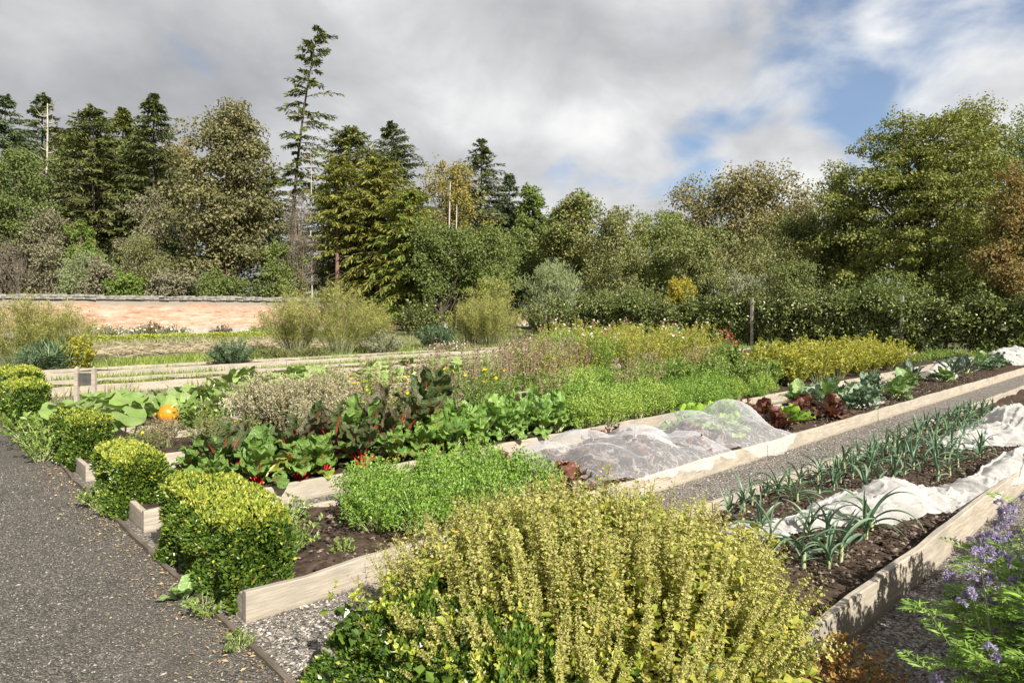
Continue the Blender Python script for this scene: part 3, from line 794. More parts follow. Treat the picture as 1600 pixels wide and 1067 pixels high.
def profile(shape, t):
    if shape == 'dome': return np.sqrt(np.clip(1 - ((t - .30) / .74) ** 2, 0, 1))
    if shape == 'round': return np.sqrt(np.clip(1 - (2 * t - 1) ** 2 * .94, 0, 1))
    return np.clip(1 - np.abs(t - .34) / .72, 0, 1) ** .65


def crown_points(n, R, z0, z1, shape, seed, nb=11, flat=.72, ry=1.0):
    """leaf clumps gathered into boughs, the boughs spread over the crown"""
    r = np.random.default_rng(seed)
    tb = (np.arange(nb) + r.uniform(.15, .85, nb)) / nb; tb[-1] = .97
    az = np.arange(nb) * 2.39996 + r.uniform(0, 6.28) + r.normal(0, .35, nb)
    pf = profile(shape, tb)
    br = R * (.28 + .28 * pf) * r.uniform(.8, 1.22, nb)
    rad = np.maximum(R * pf - br * .9, 0) * r.uniform(.88, 1.10, nb); rad[-1] *= .3; br[-1] *= 1.1
    zc = z0 + tb * (z1 - z0); zc = np.clip(zc, z0 + br * flat * .5, z1 - br * flat)
    Bc = np.stack([np.cos(az) * rad, np.sin(az) * rad * ry, zc], 1)
    k = r.choice(nb, n, p=br ** 2 / (br ** 2).sum())
    d = r.normal(size=(n, 3)); d[:, 2] += .35; d = nrm(d)
    q = np.where(r.random(n) < .3, r.uniform(.1, .6, n), r.uniform(.7, 1.0, n))
    P = Bc[k] + d * (br[k] * q)[:, None] * np.array([1, ry, flat])
    core = r.random(n) < .16                                     # some leaves round the trunk between the boughs
    P[core] = np.stack([r.normal(0, R * .22, n), r.normal(0, R * .22, n), r.uniform(z0, z0 + .8 * (z1 - z0), n)], 1)[core]
    P[:, 2] = np.maximum(P[:, 2], z0)
    return P, np.clip((P[:, 2] - z0) / max(.1, z1 - z0), 0, 1), d


def broadleaf(label, X, Y, H, R, z0, leafm, nclump=60, per=200, cr=None, L=.26, W=.17, shape='dome', bark='bark', name='broadleaf_tree',
              cat='tree', group='trees of the wood behind the wall', seed=0, trunk=True, squash=.8, up=.35, droop=.25, lean=0, trunk_r=None, sprigs=12, extra=None, lay=0.0, ry=1.0, boughs=None, bflat=.72):
    t = thing(name, label, cat, (X, Y, 0), 0, group)
    cr = (cr or R * .30) * .80; R = R * (1.2 if cat == 'tree' else 1.1); nclump = int(nclump * 1.6); per = int(per * (.64 if cat == 'tree' else .46)); L = L * .92; W = W * .92
    Cn, tt, dd = crown_points(nclump, R - cr * .45, z0 + cr * .3, H - cr * .7, shape, seed, boughs or (13 if cat == 'tree' else 7), bflat, ry)
    Cn[:, 0] += lean * tt
    keep = (Cn[:, 1] < R * ry * .30) | (R8.random(len(Cn)) < .35)          # thinner on the side that faces away from the garden
    Cn = Cn[keep]; tt = tt[keep]; dd = dd[keep]; nclump = len(Cn)
    Rr = cr * U(.5, 1.45, nclump)
    r = np.random.default_rng(seed + 1)
    bf = Buf(); mats = [M[leafm]] if isinstance(leafm, str) else [M[k] for k in leafm]
    clump_leaves(bf, Cn, Rr, per, L, W, list(range(len(mats))), up, squash, droop, lay=lay)
    # sprigs that break the outline
    pick = r.integers(0, nclump, sprigs * 5); S = Cn[pick] + dd[pick] * (cr * r.uniform(.9, 1.45, len(pick)))[:, None]
    S = S[S[:, 2] < H + cr * .2]
    clump_leaves(bf, S, cr * U(.2, .5, len(S)), max(12, per // 9), L, W, list(range(len(mats))), up, 1.2, droop)
    link('crown', bf.mesh('crown', mats), t)
    if trunk:
        tb = Buf(); tr = trunk_r or max(.12, H * .018)
        top = np.array([lean * .7, 0, z0 + (H - z0) * .72])
        tp = limb_pts((0, 0, -.1), top, (r.normal(0, .25), r.normal(0, .25), 0), 8)
        tube(tb, tp, np.linspace(tr * 1.25, tr * .25, 8), 8)
        for i in range(min(nclump, 34)):
            f = np.clip((Cn[i, 2] - z0) / max(.5, H - z0) * .75 + r.uniform(0, .15), .05, .95)
            a = tp[int(f * 6)]; a = a + (tp[int(f * 6) + 1] - a) * r.random()
            tube(tb, limb_pts(a, Cn[i], (0, 0, -.12 * R * r.random()), 4), np.linspace(tr * .38, tr * .06, 4), 4)
        link('trunk', tb.mesh('trunk', M[bark], True), t)
    if extra: extra(t, Cn, r)
    return t


def conifer(label, X, Y, H, R, bare=.1, leafm='spruce', nb=240, sprays=15, L=.55, W=.16, droop=.35, bark='bark', name='conifer_tree', seed=0,
            lop=0.0, lean=(0, 0), power=.85, group='trees of the wood behind the wall', dead=0, ragged=.25, trunk_r=None, tipdroop=0.15, density_low=1.0, wide=2.5):
    r = np.random.default_rng(seed); nb = int(nb * 1.4); R = R * 1.22; sprays = int(sprays * 1.25); W = W * .80
    t = thing(name, label, 'tree', (X, Y, 0), 0, group)
    tr = trunk_r or H * .0125
    k = np.linspace(0, 1, 12)
    sway = np.stack([lean[0] * k ** 2.2, lean[1] * k ** 2.2, k * H], 1)
    tb = Buf(); tube(tb, sway, np.linspace(tr, tr * .12, 12), 7)
    # branches
    q = r.random(nb) ** density_low
    h = bare + (1 - bare) * q
    az = np.arange(nb) * 2.39996 + r.normal(0, .3, nb)
    ln = R * np.clip((1 - q) * wide, 0.0, 1) ** power * r.uniform(1 - ragged * 1.6, 1 + ragged * .6, nb) + R * .05
    ln *= 1 + lop * np.cos(az)
    ln = np.minimum(ln, R * 1.05)
    o = np.stack([np.interp(h, k, sway[:, 0]), np.interp(h, k, sway[:, 1]), h * H], 1)
    d = np.stack([np.cos(az), np.sin(az), np.zeros(nb)], 1)
    rise = r.uniform(.05, .35, nb) + .5 * q ** 2
    Mid = o + d * (ln * .55)[:, None] + np.array([0, 0, 1]) * (ln * rise * .45)[:, None]
    Tip = o + d * ln[:, None] + np.array([0, 0, 1]) * (ln * (rise * .6 - droop * (1 - q * .6)))[:, None]
    stalks(tb, o, Mid, Tip, np.clip(ln * .014, .012, .07), 2, 3, .3)
    if dead:
        qd = r.random(dead); hd = bare * (.25 + .75 * qd); azd = r.uniform(0, 2 * PI, dead); ld = R * r.uniform(.25, .75, dead)
        od = np.stack([np.interp(hd, k, sway[:, 0]), np.interp(hd, k, sway[:, 1]), hd * H], 1)
        dd = np.stack([np.cos(azd), np.sin(azd), -r.uniform(.05, .5, dead)], 1)
        stalks(tb, od, od + dd * (ld * .5)[:, None] + np.array([0, 0, .1]), od + dd * ld[:, None], .022, 1, 3, .3)
    link('trunk', tb.mesh('trunk', [M[bark], M['dead_twig'], M['bark']], True), t)
    n = nb * sprays
    bi = np.repeat(np.arange(nb), sprays)
    s = np.clip(np.tile((np.arange(sprays) + .5) / sprays, nb) * .9 + .1 + r.normal(0, .03, n), .04, 1)
    P = bez(o[bi], Mid[bi], Tip[bi], s); Td = nrm(bezd(o[bi], Mid[bi], Tip[bi], s))
    side = np.stack([-d[bi][:, 1], d[bi][:, 0], np.zeros(n)], 1) * np.where(np.arange(n) % 2 == 0, 1, -1)[:, None]
    bf = Buf(); mats = [M[leafm]] if isinstance(leafm, str) else [M[x] for x in leafm]
    for rep in range(2):
        D = nrm(Td * r.uniform(.35, 1.1, (n, 1)) + side * r.uniform(.2, 1.0, (n, 1)) * (1 if rep == 0 else -.8) + np.array([0, 0, 1]) * r.uniform(-.75 - tipdroop, .25, (n, 1)))
        N = nrm(np.array([0, 0, 1.0]) + r.normal(0, .55, (n, 3)))
        Ls = L * r.uniform(.6, 1.3, n) * (.55 + .45 * np.sqrt(ln[bi] / R)); 
        m = np.zeros(n, int) if len(mats) == 1 else (r.random(n) * len(mats)).astype(int)
        for j in range(len(mats)):
            q2 = m == j
            rhombs(bf, P[q2], D[q2], N[q2], Ls[q2], W * r.uniform(.7, 1.3, q2.sum()), j, fold=.15, at=.55)
    link('crown', bf.mesh('crown', mats), t)
    return t


def T(px, d, topy, hw, cby=None):
    """position and size of a tree from its column, distance, top row, half width and the row of its crown's foot"""
    return (px - 800) / FPX * d, d, high(topy, d), hw / FPX * d, (0.3 if cby is None else max(.3, high(cby, d)))


# ---- left: the spruce wood beyond the wall
def con(label, px, d, topy, hw, **kw):
    X, Y, H, R, _ = T(px, d, topy, hw); return conifer(label, X, Y, H, R, **kw)


def bro(label, px, d, topy, hw, cby, leafm, **kw):
    if px < 640: d = max(d, 51.6 / (.7314 - .682 * (px - 800) / FPX) + hw / FPX * d * .9 + .4)     # behind the brick wall
    X, Y, H, R, z0 = T(px, d, topy, hw, cby); return broadleaf(label, X, Y, H, R, z0, leafm, **kw)


con('dark blue green spruce at the edge of the wood, left of the dead white trunk', 8, 64, 150, 52, leafm='spruce_blue', seed=1, nb=260)
con('dark spruce standing right behind the dead white trunk', 66, 70, 146, 44, leafm='spruce', seed=2, nb=240)
con('broad dark spruce with a pale bare lower trunk, right of the dead white trunk', 146, 62, 166, 66, leafm=('spruce', 'spruce_olive'), seed=3, nb=330, bare=.12, dead=40, bark='bark_pale')
con('narrow olive spruce between two taller dark spruces', 192, 66, 170, 40, leafm='spruce_olive', seed=4, nb=240, dead=30)
con('tall dense pointed spruce beside the big brown sycamore', 240, 63, 149, 46, leafm='spruce', seed=5, nb=300, ragged=.15)
con('slim spruce filling the gap behind the round dark evergreen', 100, 76, 205, 60, leafm=('spruce', 'spruce_olive'), seed=6, nb=260)
con('low spruce in shade between the dense spruce and the sycamore', 216, 70, 260, 62, leafm='spruce', seed=7, nb=240)
bro('round dark evergreen tree at the left end of the wood', 30, 56, 230, 74, 400, 'darkleaf', seed=8, nclump=70, per=230, L=.24, W=.14, shape='round')
bro('brown topped tree showing just behind the big sycamore', 292, 72, 204, 45, 330, 'sycamore_b', seed=9, nclump=40, per=170)


def bare_trunk(label, px, d, topy, basey, r0, lean, nbr, bark, seed, name='dead_tree', low=.55, pale=None):
    r = np.random.default_rng(seed)
    X, Y, H, _, _ = T(px, d, topy, 10)
    t = thing(name, label, 'tree', (X, Y, 0), 0, 'trees of the wood behind the wall')
    tb = Buf(); k = np.linspace(0, 1, 10)
    pts = np.stack([lean * k ** 1.5 + .05 * np.sin(k * 9), 0 * k, k * H], 1)
    tube(tb, pts, np.linspace(r0, r0 * .25, 10), 7)
    link('trunk', tb.mesh('trunk', M[bark], True), t)
    for i in range(nbr):
        q = low + (1 - low) * (i + r.random()) / nbr; a = r.uniform(0, 2 * PI); l = r.uniform(1.2, 3.0) * (1.25 - q)
        o = np.array([np.interp(q, k, pts[:, 0]), 0, q * H]); e = o + np.array([math.cos(a) * l, math.sin(a) * l, l * r.uniform(.1, .7)])
        bb = Buf(); tube(bb, limb_pts(o, e, (0, 0, -.2), 5), np.linspace(r0 * .33, .012, 5), 4)
        for j in range(2):
            m = o + (e - o) * r.uniform(.4, .8); e2 = m + np.array([r.normal(0, .6), r.normal(0, .6), r.uniform(.1, .8)])
            tube(bb, limb_pts(m, e2, (0, 0, 0), 3), [r0 * .15, .012, .008], 3)
        link('branch', bb.mesh('branch', M[bark], True), t)
    return t


bare_trunk('dead tree with a bare white trunk and broken branches among dark spruces', 72, 58, 162, 262, .20, .1, 15, 'bark_pale', 3)
bare_trunk('thin straight bare pole of a dead tree in front of the tall windswept fir', 487, 58, 236, 440, .095, -.1, 12, 'bark_pale', 4, low=.62)

def copy_tree(src, label, px, d, topy, turn, wide=1.0):
    """a further tree of the wood: the thing and its parts copied, meshes shared"""
    X, Y, H, _, _ = T(px, d, topy, 10)
    h0 = max(v[2] for v in src.children[0].bound_box); s = H / h0
    c = src.copy(); COL.objects.link(c); c['label'] = label
    c.location = (X, Y, 0); c.rotation_euler = (0, 0, turn); c.scale = (s * wide, s * wide, s)
    for ch in src.children:
        k = ch.copy(); COL.objects.link(k); k.parent = c
    return c
SPR = [o for o in COL.objects if o.name.startswith('conifer_tree') and o.parent is None]
for i, (px, d, ty, k, l) in enumerate([(34, 76, 205, 4, 'dark spruce in the second rank, behind the round evergreen'), (118, 82, 200, 2, 'spruce of the second rank just right of the dead white trunk'), (168, 80, 212, 4, 'spruce of the second rank behind the broad pale trunked one'),
                                       (214, 84, 200, 2, 'spruce of the second rank left of the dense pointed one'), (268, 82, 232, 4, 'spruce of the second rank by the sycamore shoulder'), (420, 86, 262, 2, 'spruce glimpsed between the sycamore and the windswept fir'),
                                       (505, 84, 285, 4, 'spruce in shade behind the thin straight pole'), (575, 82, 262, 2, 'spruce hidden behind the yellow green larch'), (655, 80, 292, 4, 'spruce between larch and autumn coloured birch'), (725, 82, 285, 2, 'spruce in the gap right of the birch'),
                                       (845, 84, 345, 4, 'last spruce of the second rank behind the olive brown sycamore')]):
    copy_tree(SPR[k], l, px, d, ty, 1.3 * i, 1.15)

# big sycamore
bro('very large brown green sycamore towering over the brick wall', 356, 57, 146, 92, 452, 'sycamore', seed=10, nclump=110, per=330, L=.30, W=.21, shape='tall', cr=1.75, bark='bark_red', sprigs=16, trunk_r=.45, squash=.55, up=.5, droop=.35, lay=.3, boughs=22, bflat=.6)
# tall windswept fir
con('tallest tree, a thin windswept fir leaning over the sycamore', 453, 68, 44, 42, leafm=('spruce_olive', 'spruce'), seed=11, nb=84, sprays=18, bare=.44, lop=.5, lean=(2.9, 0), power=.55, wide=1.9, dead=110, ragged=.66, L=.62, W=.20, droop=.22, trunk_r=.27, tipdroop=.1)
con('blue topped conifer with a bare reddish trunk, right of the thin pole', 548, 62, 200, 50, leafm=('spruce_blue', 'larch', 'spruce_olive'), seed=12, nb=240, bare=.22, dead=60, bark='bark_red', droop=.25, ragged=.35, power=.6)
conifer('old larch with a forked bare reddish trunk in front of the blue topped conifer', *T(527, 57, 250, 36)[:4], leafm=('larch', 'spruce_olive'), seed=13, nb=110, bare=.45, dead=60, bark='bark_red', power=.45, ragged=.5, droop=.2, trunk_r=.27, lop=.3)
con('dark spruce top rising behind the yellow green larches', 612, 68, 193, 52, leafm='spruce', seed=14, nb=240, bare=.2, droop=.2, ragged=.3)
con('yellow green larch with drooping branches in the middle of the wood', 590, 58, 250, 56, leafm=('larch', 'spruce_olive'), seed=15, nb=240, bare=.15, dead=50, bark='bark_red', droop=.45, power=.5, ragged=.4)
con('low yellow green larch beside the dark round evergreen', 640, 55, 300, 52, leafm=('larch', 'bright'), seed=16, nb=200, bare=.12, droop=.4, power=.5, ragged=.4)
con('dark spruce with a ragged pointed top behind the autumn coloured birch', 752, 68, 219, 46, leafm='spruce', seed=17, nb=240, ragged=.4)
con('small grey green spruce at the right end of the conifers', 796, 70, 274, 34, leafm='spruce_blue', seed=18, nb=210)
con('shaded spruce low behind the small grey green spruce', 812, 74, 330, 40, leafm='spruce', seed=19, nb=200)


def birch_stems(t, Cn, r):
    for k in range(3):
        bb = Buf(); x = r.normal(0, .5); tube(bb, limb_pts((x, -.6, 1), (x + r.normal(0, .8), -1.6, 9 + 2 * k), (0, -.6, 0), 7), np.linspace(.13, .05, 7), 6)
        link('pale_stem', bb.mesh('pale_stem', M['bark_pale'], True), t)
bro('autumn coloured birch with orange leaves and pale stems', 706, 60, 243, 56, 420, ('autumn', 'sycamore_b', 'olive'), seed=20, nclump=80, per=170, L=.22, W=.15, cr=.95, shape='tall', extra=birch_stems)
bro('rounded dark green tree below the autumn coloured birch', 690, 53, 338, 62, 462, 'darkleaf', seed=21, nclump=80, per=200, L=.22, W=.15, cr=.85)
bro('green tree with drooping boughs right of the dark round one', 760, 55, 345, 52, 455, ('darkleaf', 'olive', 'bright'), seed=22, nclump=70, per=190, L=.22, W=.15, cr=.85)
bro('bright green poplar top standing above the sycamores', 832, 66, 286, 34, 420, ('bright', 'darkleaf'), seed=23, nclump=50, per=170, L=.3, W=.22, shape='tall')
bro('olive brown sycamore left of the white cloud gap', 892, 58, 293, 52, 440, ('sycamore_b', 'olive', 'bright'), seed=24, nclump=90, per=210, L=.27, W=.18, cr=.95)
bro('dark tree filling the shade behind the willow bushes', 800, 62, 345, 62, 460, 'darkleaf', seed=25, nclump=60, per=180, L=.25, W=.17)
bro('pale olive whitebeam with loose upright sprays', 962, 52, 326, 66, 490, ('aspen', 'olive'), seed=26, nclump=80, per=200, L=.20, W=.13, cr=.85, sprigs=30)
bro('second pale olive whitebeam, right of the loose upright one', 1035, 54, 322, 70, 490, ('aspen', 'bright'), seed=27, nclump=80, per=200, L=.20, W=.13, cr=.85, sprigs=24)
bro('third olive whitebeam below the big domed brown sycamore', 1094, 50, 352, 60, 490, ('aspen', 'darkleaf'), seed=28, nclump=70, per=190, L=.20, W=.13, cr=.8, sprigs=20)
bro('big domed brown sycamore in the middle distance right of centre', 1160, 64, 257, 122, 460, ('sycamore_b', 'sycamore'), seed=29, nclump=190, per=190, L=.30, W=.20, cr=1.35, up=.5, sprigs=30, boughs=20, bflat=.65)
bro('low olive goat willow below the domed brown sycamore', 1185, 45, 358, 92, 490, ('olive', 'aspen'), seed=30, nclump=110, per=190, L=.16, W=.10, cr=.75)
bro('olive green hawthorn between the goat willow and the great beech', 1252, 47, 324, 74, 490, ('olive', 'darkleaf'), seed=31, nclump=90, per=190, L=.17, W=.11, cr=.8)
bro('spreading left wing of dark hornbeam beside the great beech', 1318, 45, 250, 66, 485, ('beech', 'darkleaf'), seed=32, nclump=90, per=200, L=.18, W=.12, cr=.75, shape='tall', sprigs=26)
bro('great beech with layered sunlit boughs dominating the right side', 1434, 40, 166, 142, 485, 'beech', seed=33, nclump=330, per=210, L=.20, W=.13, cr=.95, shape='dome', sprigs=40, squash=.5, lay=.35, up=.45, trunk_r=.35, boughs=34, bflat=.62)
bro('tall silvery white poplar rising behind the great beech', 1522, 46, 152, 68, 470, ('aspen', 'beech'), seed=34, nclump=120, per=190, L=.19, W=.12, cr=.85, shape='tall', sprigs=36)
bro('bright green ash at the far right behind the copper tree', 1600, 45, 165, 80, 480, ('bright', 'olive'), seed=35, nclump=100, per=180, L=.2, W=.12, cr=.85, shape='tall')
bro('copper orange young beech at the right end of the hedge', 1590, 33.5, 250, 56, 490, ('copper', 'copper', 'olive'), seed=36, nclump=120, per=170, L=.16, W=.10, cr=.6, shape='tall', bark='twig', sprigs=24)
for i, (px, d, ty, hw, lm, l) in enumerate([(800, 78, 330, 60, 'darkleaf', 'dark tree filling the skyline behind the poplar top'), (925, 74, 352, 60, ('olive', 'darkleaf'), 'olive tree behind the gap right of the brown sycamore'), (1000, 76, 345, 62, ('darkleaf', 'aspen'), 'green tree behind the two whitebeams'),
                                           (1075, 80, 335, 62, ('olive', 'sycamore_b'), 'olive brown tree at the left shoulder of the domed sycamore'), (1262, 70, 330, 60, ('darkleaf', 'olive'), 'green tree behind the right shoulder of the domed sycamore'), (1330, 62, 330, 80, 'darkleaf', 'dark tree deep behind the hornbeam'), (640, 76, 350, 70, 'darkleaf', 'dark tree behind the larches')]):
    bro(l, px, d, ty, hw, 470, lm, seed=200 + i, nclump=46, per=170, L=.36, W=.26, boughs=9)
# understorey over the wall
SG = 'shrubs along the edge of the wood'
def shrub(label, px, d, topy, hw, basey, leafm, name='shrub', **kw):
    kw.setdefault('L', .2); kw.setdefault('W', .13); kw.setdefault('nclump', 44); kw.setdefault('per', 180); kw.setdefault('shape', 'dome'); kw.setdefault('bark', 'twig')
    return bro(label, px, d, topy, hw, basey, leafm, name=name, cat='shrub', group=SG, **kw)
shrub('grey leafless twiggy shrub at the left end above the wall', 4, 50, 370, 46, 470, 'greytwig', seed=40, L=.26, W=.05)
shrub('pale variegated shrub with cream leaves above the wall', 80, 52, 326, 46, 470, 'pale', seed=41, nclump=60)
shrub('fresh green shrub between two variegated shrubs', 124, 53, 336, 36, 470, 'bright', seed=42)
shrub('mid green willowy shrub low above the wall', 132, 50, 382, 46, 470, 'willow', seed=43, L=.22, W=.07)
shrub('small variegated shrub low above the wall among green shrubs', 158, 48.5, 400, 30, 470, 'pale', seed=44, nclump=34)
shrub('green elder bush right of the small variegated shrub', 196, 49, 424, 34, 470, 'bright', seed=45)
shrub('tall variegated maple beside the big brown sycamore', 238, 56, 292, 46, 440, 'pale', seed=46, nclump=70)
shrub('rounded olive shrub below the variegated maple', 224, 51, 362, 44, 470, 'olive', seed=47, nclump=60, L=.16, W=.09)
shrub('cream speckled shrub at the foot of the big sycamore', 268, 49, 420, 40, 470, 'pale', seed=48)
shrub('dark laurel under the big sycamore', 330, 50, 424, 58, 470, 'darkleaf', seed=49, nclump=60)
shrub('yellow green elder at the foot of the windswept fir', 440, 52, 380, 42, 470, ('bright', 'olive'), seed=50, nclump=56)
shrub('dead brown thicket below the windswept fir', 470, 56, 300, 32, 460, 'dead_twig', seed=51, L=.5, W=.035, nclump=40, per=120)
shrub('tangle of dead branches under the larches', 560, 55, 360, 52, 470, 'dead_twig', seed=52, L=.55, W=.03, nclump=50, per=90)
shrub('dark holly between the larch trunks', 600, 57, 390, 50, 470, 'darkleaf', seed=53, nclump=50)
shrub('deep green yew behind the far end of the wall', 545, 62, 380, 70, 470, 'darkleaf', seed=56, nclump=60)
shrub('rusty orange shrub by the gap in the wall', 610, 47, 456, 26, 500, ('rust', 'autumn'), seed=54, nclump=30, L=.14, W=.09)
shrub('olive yellow willow behind the right hand fennel', 770, 44, 436, 46, 510, ('willow', 'yellowish'), seed=55, L=.26, W=.045, nclump=50, droop=-.5, up=.9)
shrub('grey green willow bush with upright wands', 868, 46, 412, 60, 500, 'willow', seed=57, L=.32, W=.05, nclump=70, droop=-.8, up=1.0)
shrub('yellow orange shrub showing over the espalier hedge', 1062, 40, 434, 28, 480, ('yellowish', 'autumn'), seed=58, nclump=40, L=.14, W=.09)
shrub('grey green upright shrub showing over the espalier hedge', 1170, 40, 424, 38, 480, 'lavender', seed=59, nclump=46, L=.22, W=.05, droop=-.8, up=1.0)
shrub('dull olive shrub behind the espalier hedge under the hawthorn', 1236, 39, 404, 50, 480, ('olive', 'darkleaf'), seed=60, nclump=60, L=.15, W=.09)
shrub('dark undergrowth bush in the shade of the great beech', 1370, 36, 430, 90, 500, 'darkleaf', seed=61, nclump=60, L=.15, W=.09)
shrub('dark bush low under the right half of the great beech', 1480, 36, 418, 80, 500, ('darkleaf', 'beech'), seed=63, nclump=60, L=.15, W=.09)
shrub('dark bush under the copper beech behind the hedge', 1575, 34.5, 425, 60, 500, ('darkleaf', 'apple'), seed=64, nclump=50, L=.15, W=.09)
shrub('dark green bush below the whitebeams', 980, 44, 440, 70, 500, ('darkleaf', 'olive'), seed=62, nclump=60, L=.17, W=.10)


# ------------------------------------------------------------------ espalier fruit hedge: one trained apple tree after the other, with its posts
HCROWN = {}
def hedge_tree(i, v, u, H, half, label, leafm=('apple',), dens=1.0, fruit=0, post=False):
    p = G(u, v)
    t = thing('espalier_apple_tree', label, 'fruit tree', p, ROT + PI / 2, 'espalier apple trees of the far hedge')
    r = np.random.default_rng(300 + i)
    n = int(76 * dens)
    Cn = np.stack([r.uniform(-half, half, n), r.normal(0, .22, n), .15 + (H - .4) * r.random(n) ** .85], 1)
    Cn[:, 2] = np.minimum(Cn[:, 2], (H - .3) * (1 - .30 * np.abs(np.sin(Cn[:, 0] * 1.5 + i * 1.3)) ** 1.5))
    bf = Buf(); mats = [M[k] for k in leafm]
    clump_leaves(bf, Cn, r.uniform(.20, .46, n), 150, .14, .085, list(range(len(mats))), .4, .85, .2)
    S = np.stack([np.linspace(-half, half, 22), r.normal(0, .15, 22), H * (1 - .26 * np.abs(np.sin(np.linspace(-half, half, 22) * 1.5 + i * 1.3)) ** 1.5) * r.uniform(.92, 1.12, 22)], 1)
    clump_leaves(bf, S, np.full(22, .17), 34, .105, .06, list(range(len(mats))), .3, 1.7, -.2)
    me = HCROWN.setdefault(i % 5, None) or bf.mesh('crown', mats); HCROWN[i % 5] = me
    link('crown', me, t)
    tb = Buf(); tube(tb, [(0, 0, -.05), (.03, 0, H * .4), (0, .02, H * .9)], [.06, .05, .02], 6)
    for z in (.55, 1.0, 1.45, 1.85):
        for s in (-1, 1): tube(tb, limb_pts((0, 0, z - .1), (s * half * .9, 0, z), (0, 0, -.05), 4), [.03, .025, .02, .01], 4)
    link('trunk', tb.mesh('trunk', M['bark'], True), t)
    for k in range(fruit):
        fb = Buf(); a = np.linspace(0, PI, 6); prof = np.sin(a) * .042
        pts = np.stack([0 * a, 0 * a, np.cos(a) * .04], 1); tube(fb, pts, np.maximum(prof, .003), 7)
        link('apple', fb.mesh('apple', M['apple_fruit'], True), t, (r.uniform(-half, half), .45 + r.uniform(0, .15), r.uniform(.5, H * .85)))
    return t


hv = [(-3.2, 2.75), (-.4, 2.6), (2.4, 2.65), (5.1, 2.55), (7.7, 2.35), (10.4, 2.45), (13.0, 2.5), (15.6, 2.45), (18.2, 2.55), (20.8, 2.5), (23.5, 2.15), (26.0, 2.0)]
where = ['under the copper beech, dotted with apples', 'below the right side of the copper beech', 'beneath the right half of the great beech',
         'just right of the right hand hedge post', 'just left of the right hand hedge post', 'below the left edge of the great beech', 'in front of the dull olive shrub',
         'behind the middle hedge post', 'just left of the middle hedge post', 'below the yellow orange shrub', 'right of the left hand hedge post', 'beside the left hand hedge post']
for i, (v, H) in enumerate(hv):
    hedge_tree(i, v, 31.2, H, 1.45, 'espalier apple tree of the hedge ' + where[i], ('apple',) if i % 3 else ('apple', 'darkleaf'), fruit=10 if i < 3 else 0)
PM = board_mesh('post', 2.4, .13, .13, M['wood_grey'], 7)
for v, nm in ((9.2, 'weathered hedge post below the great beech, tallest of three'), (15.8, 'weathered hedge post in the middle of the espalier hedge'), (27.3, 'weathered hedge post at the far left end of the espalier hedge')):
    p = G(30.85, v)
    o = link('hedge_post', PM, None, (p.x, p.y, 1.13), rot=(0, -PI / 2, ROT)); tag(o, nm, 'post', 'posts of the espalier hedge')

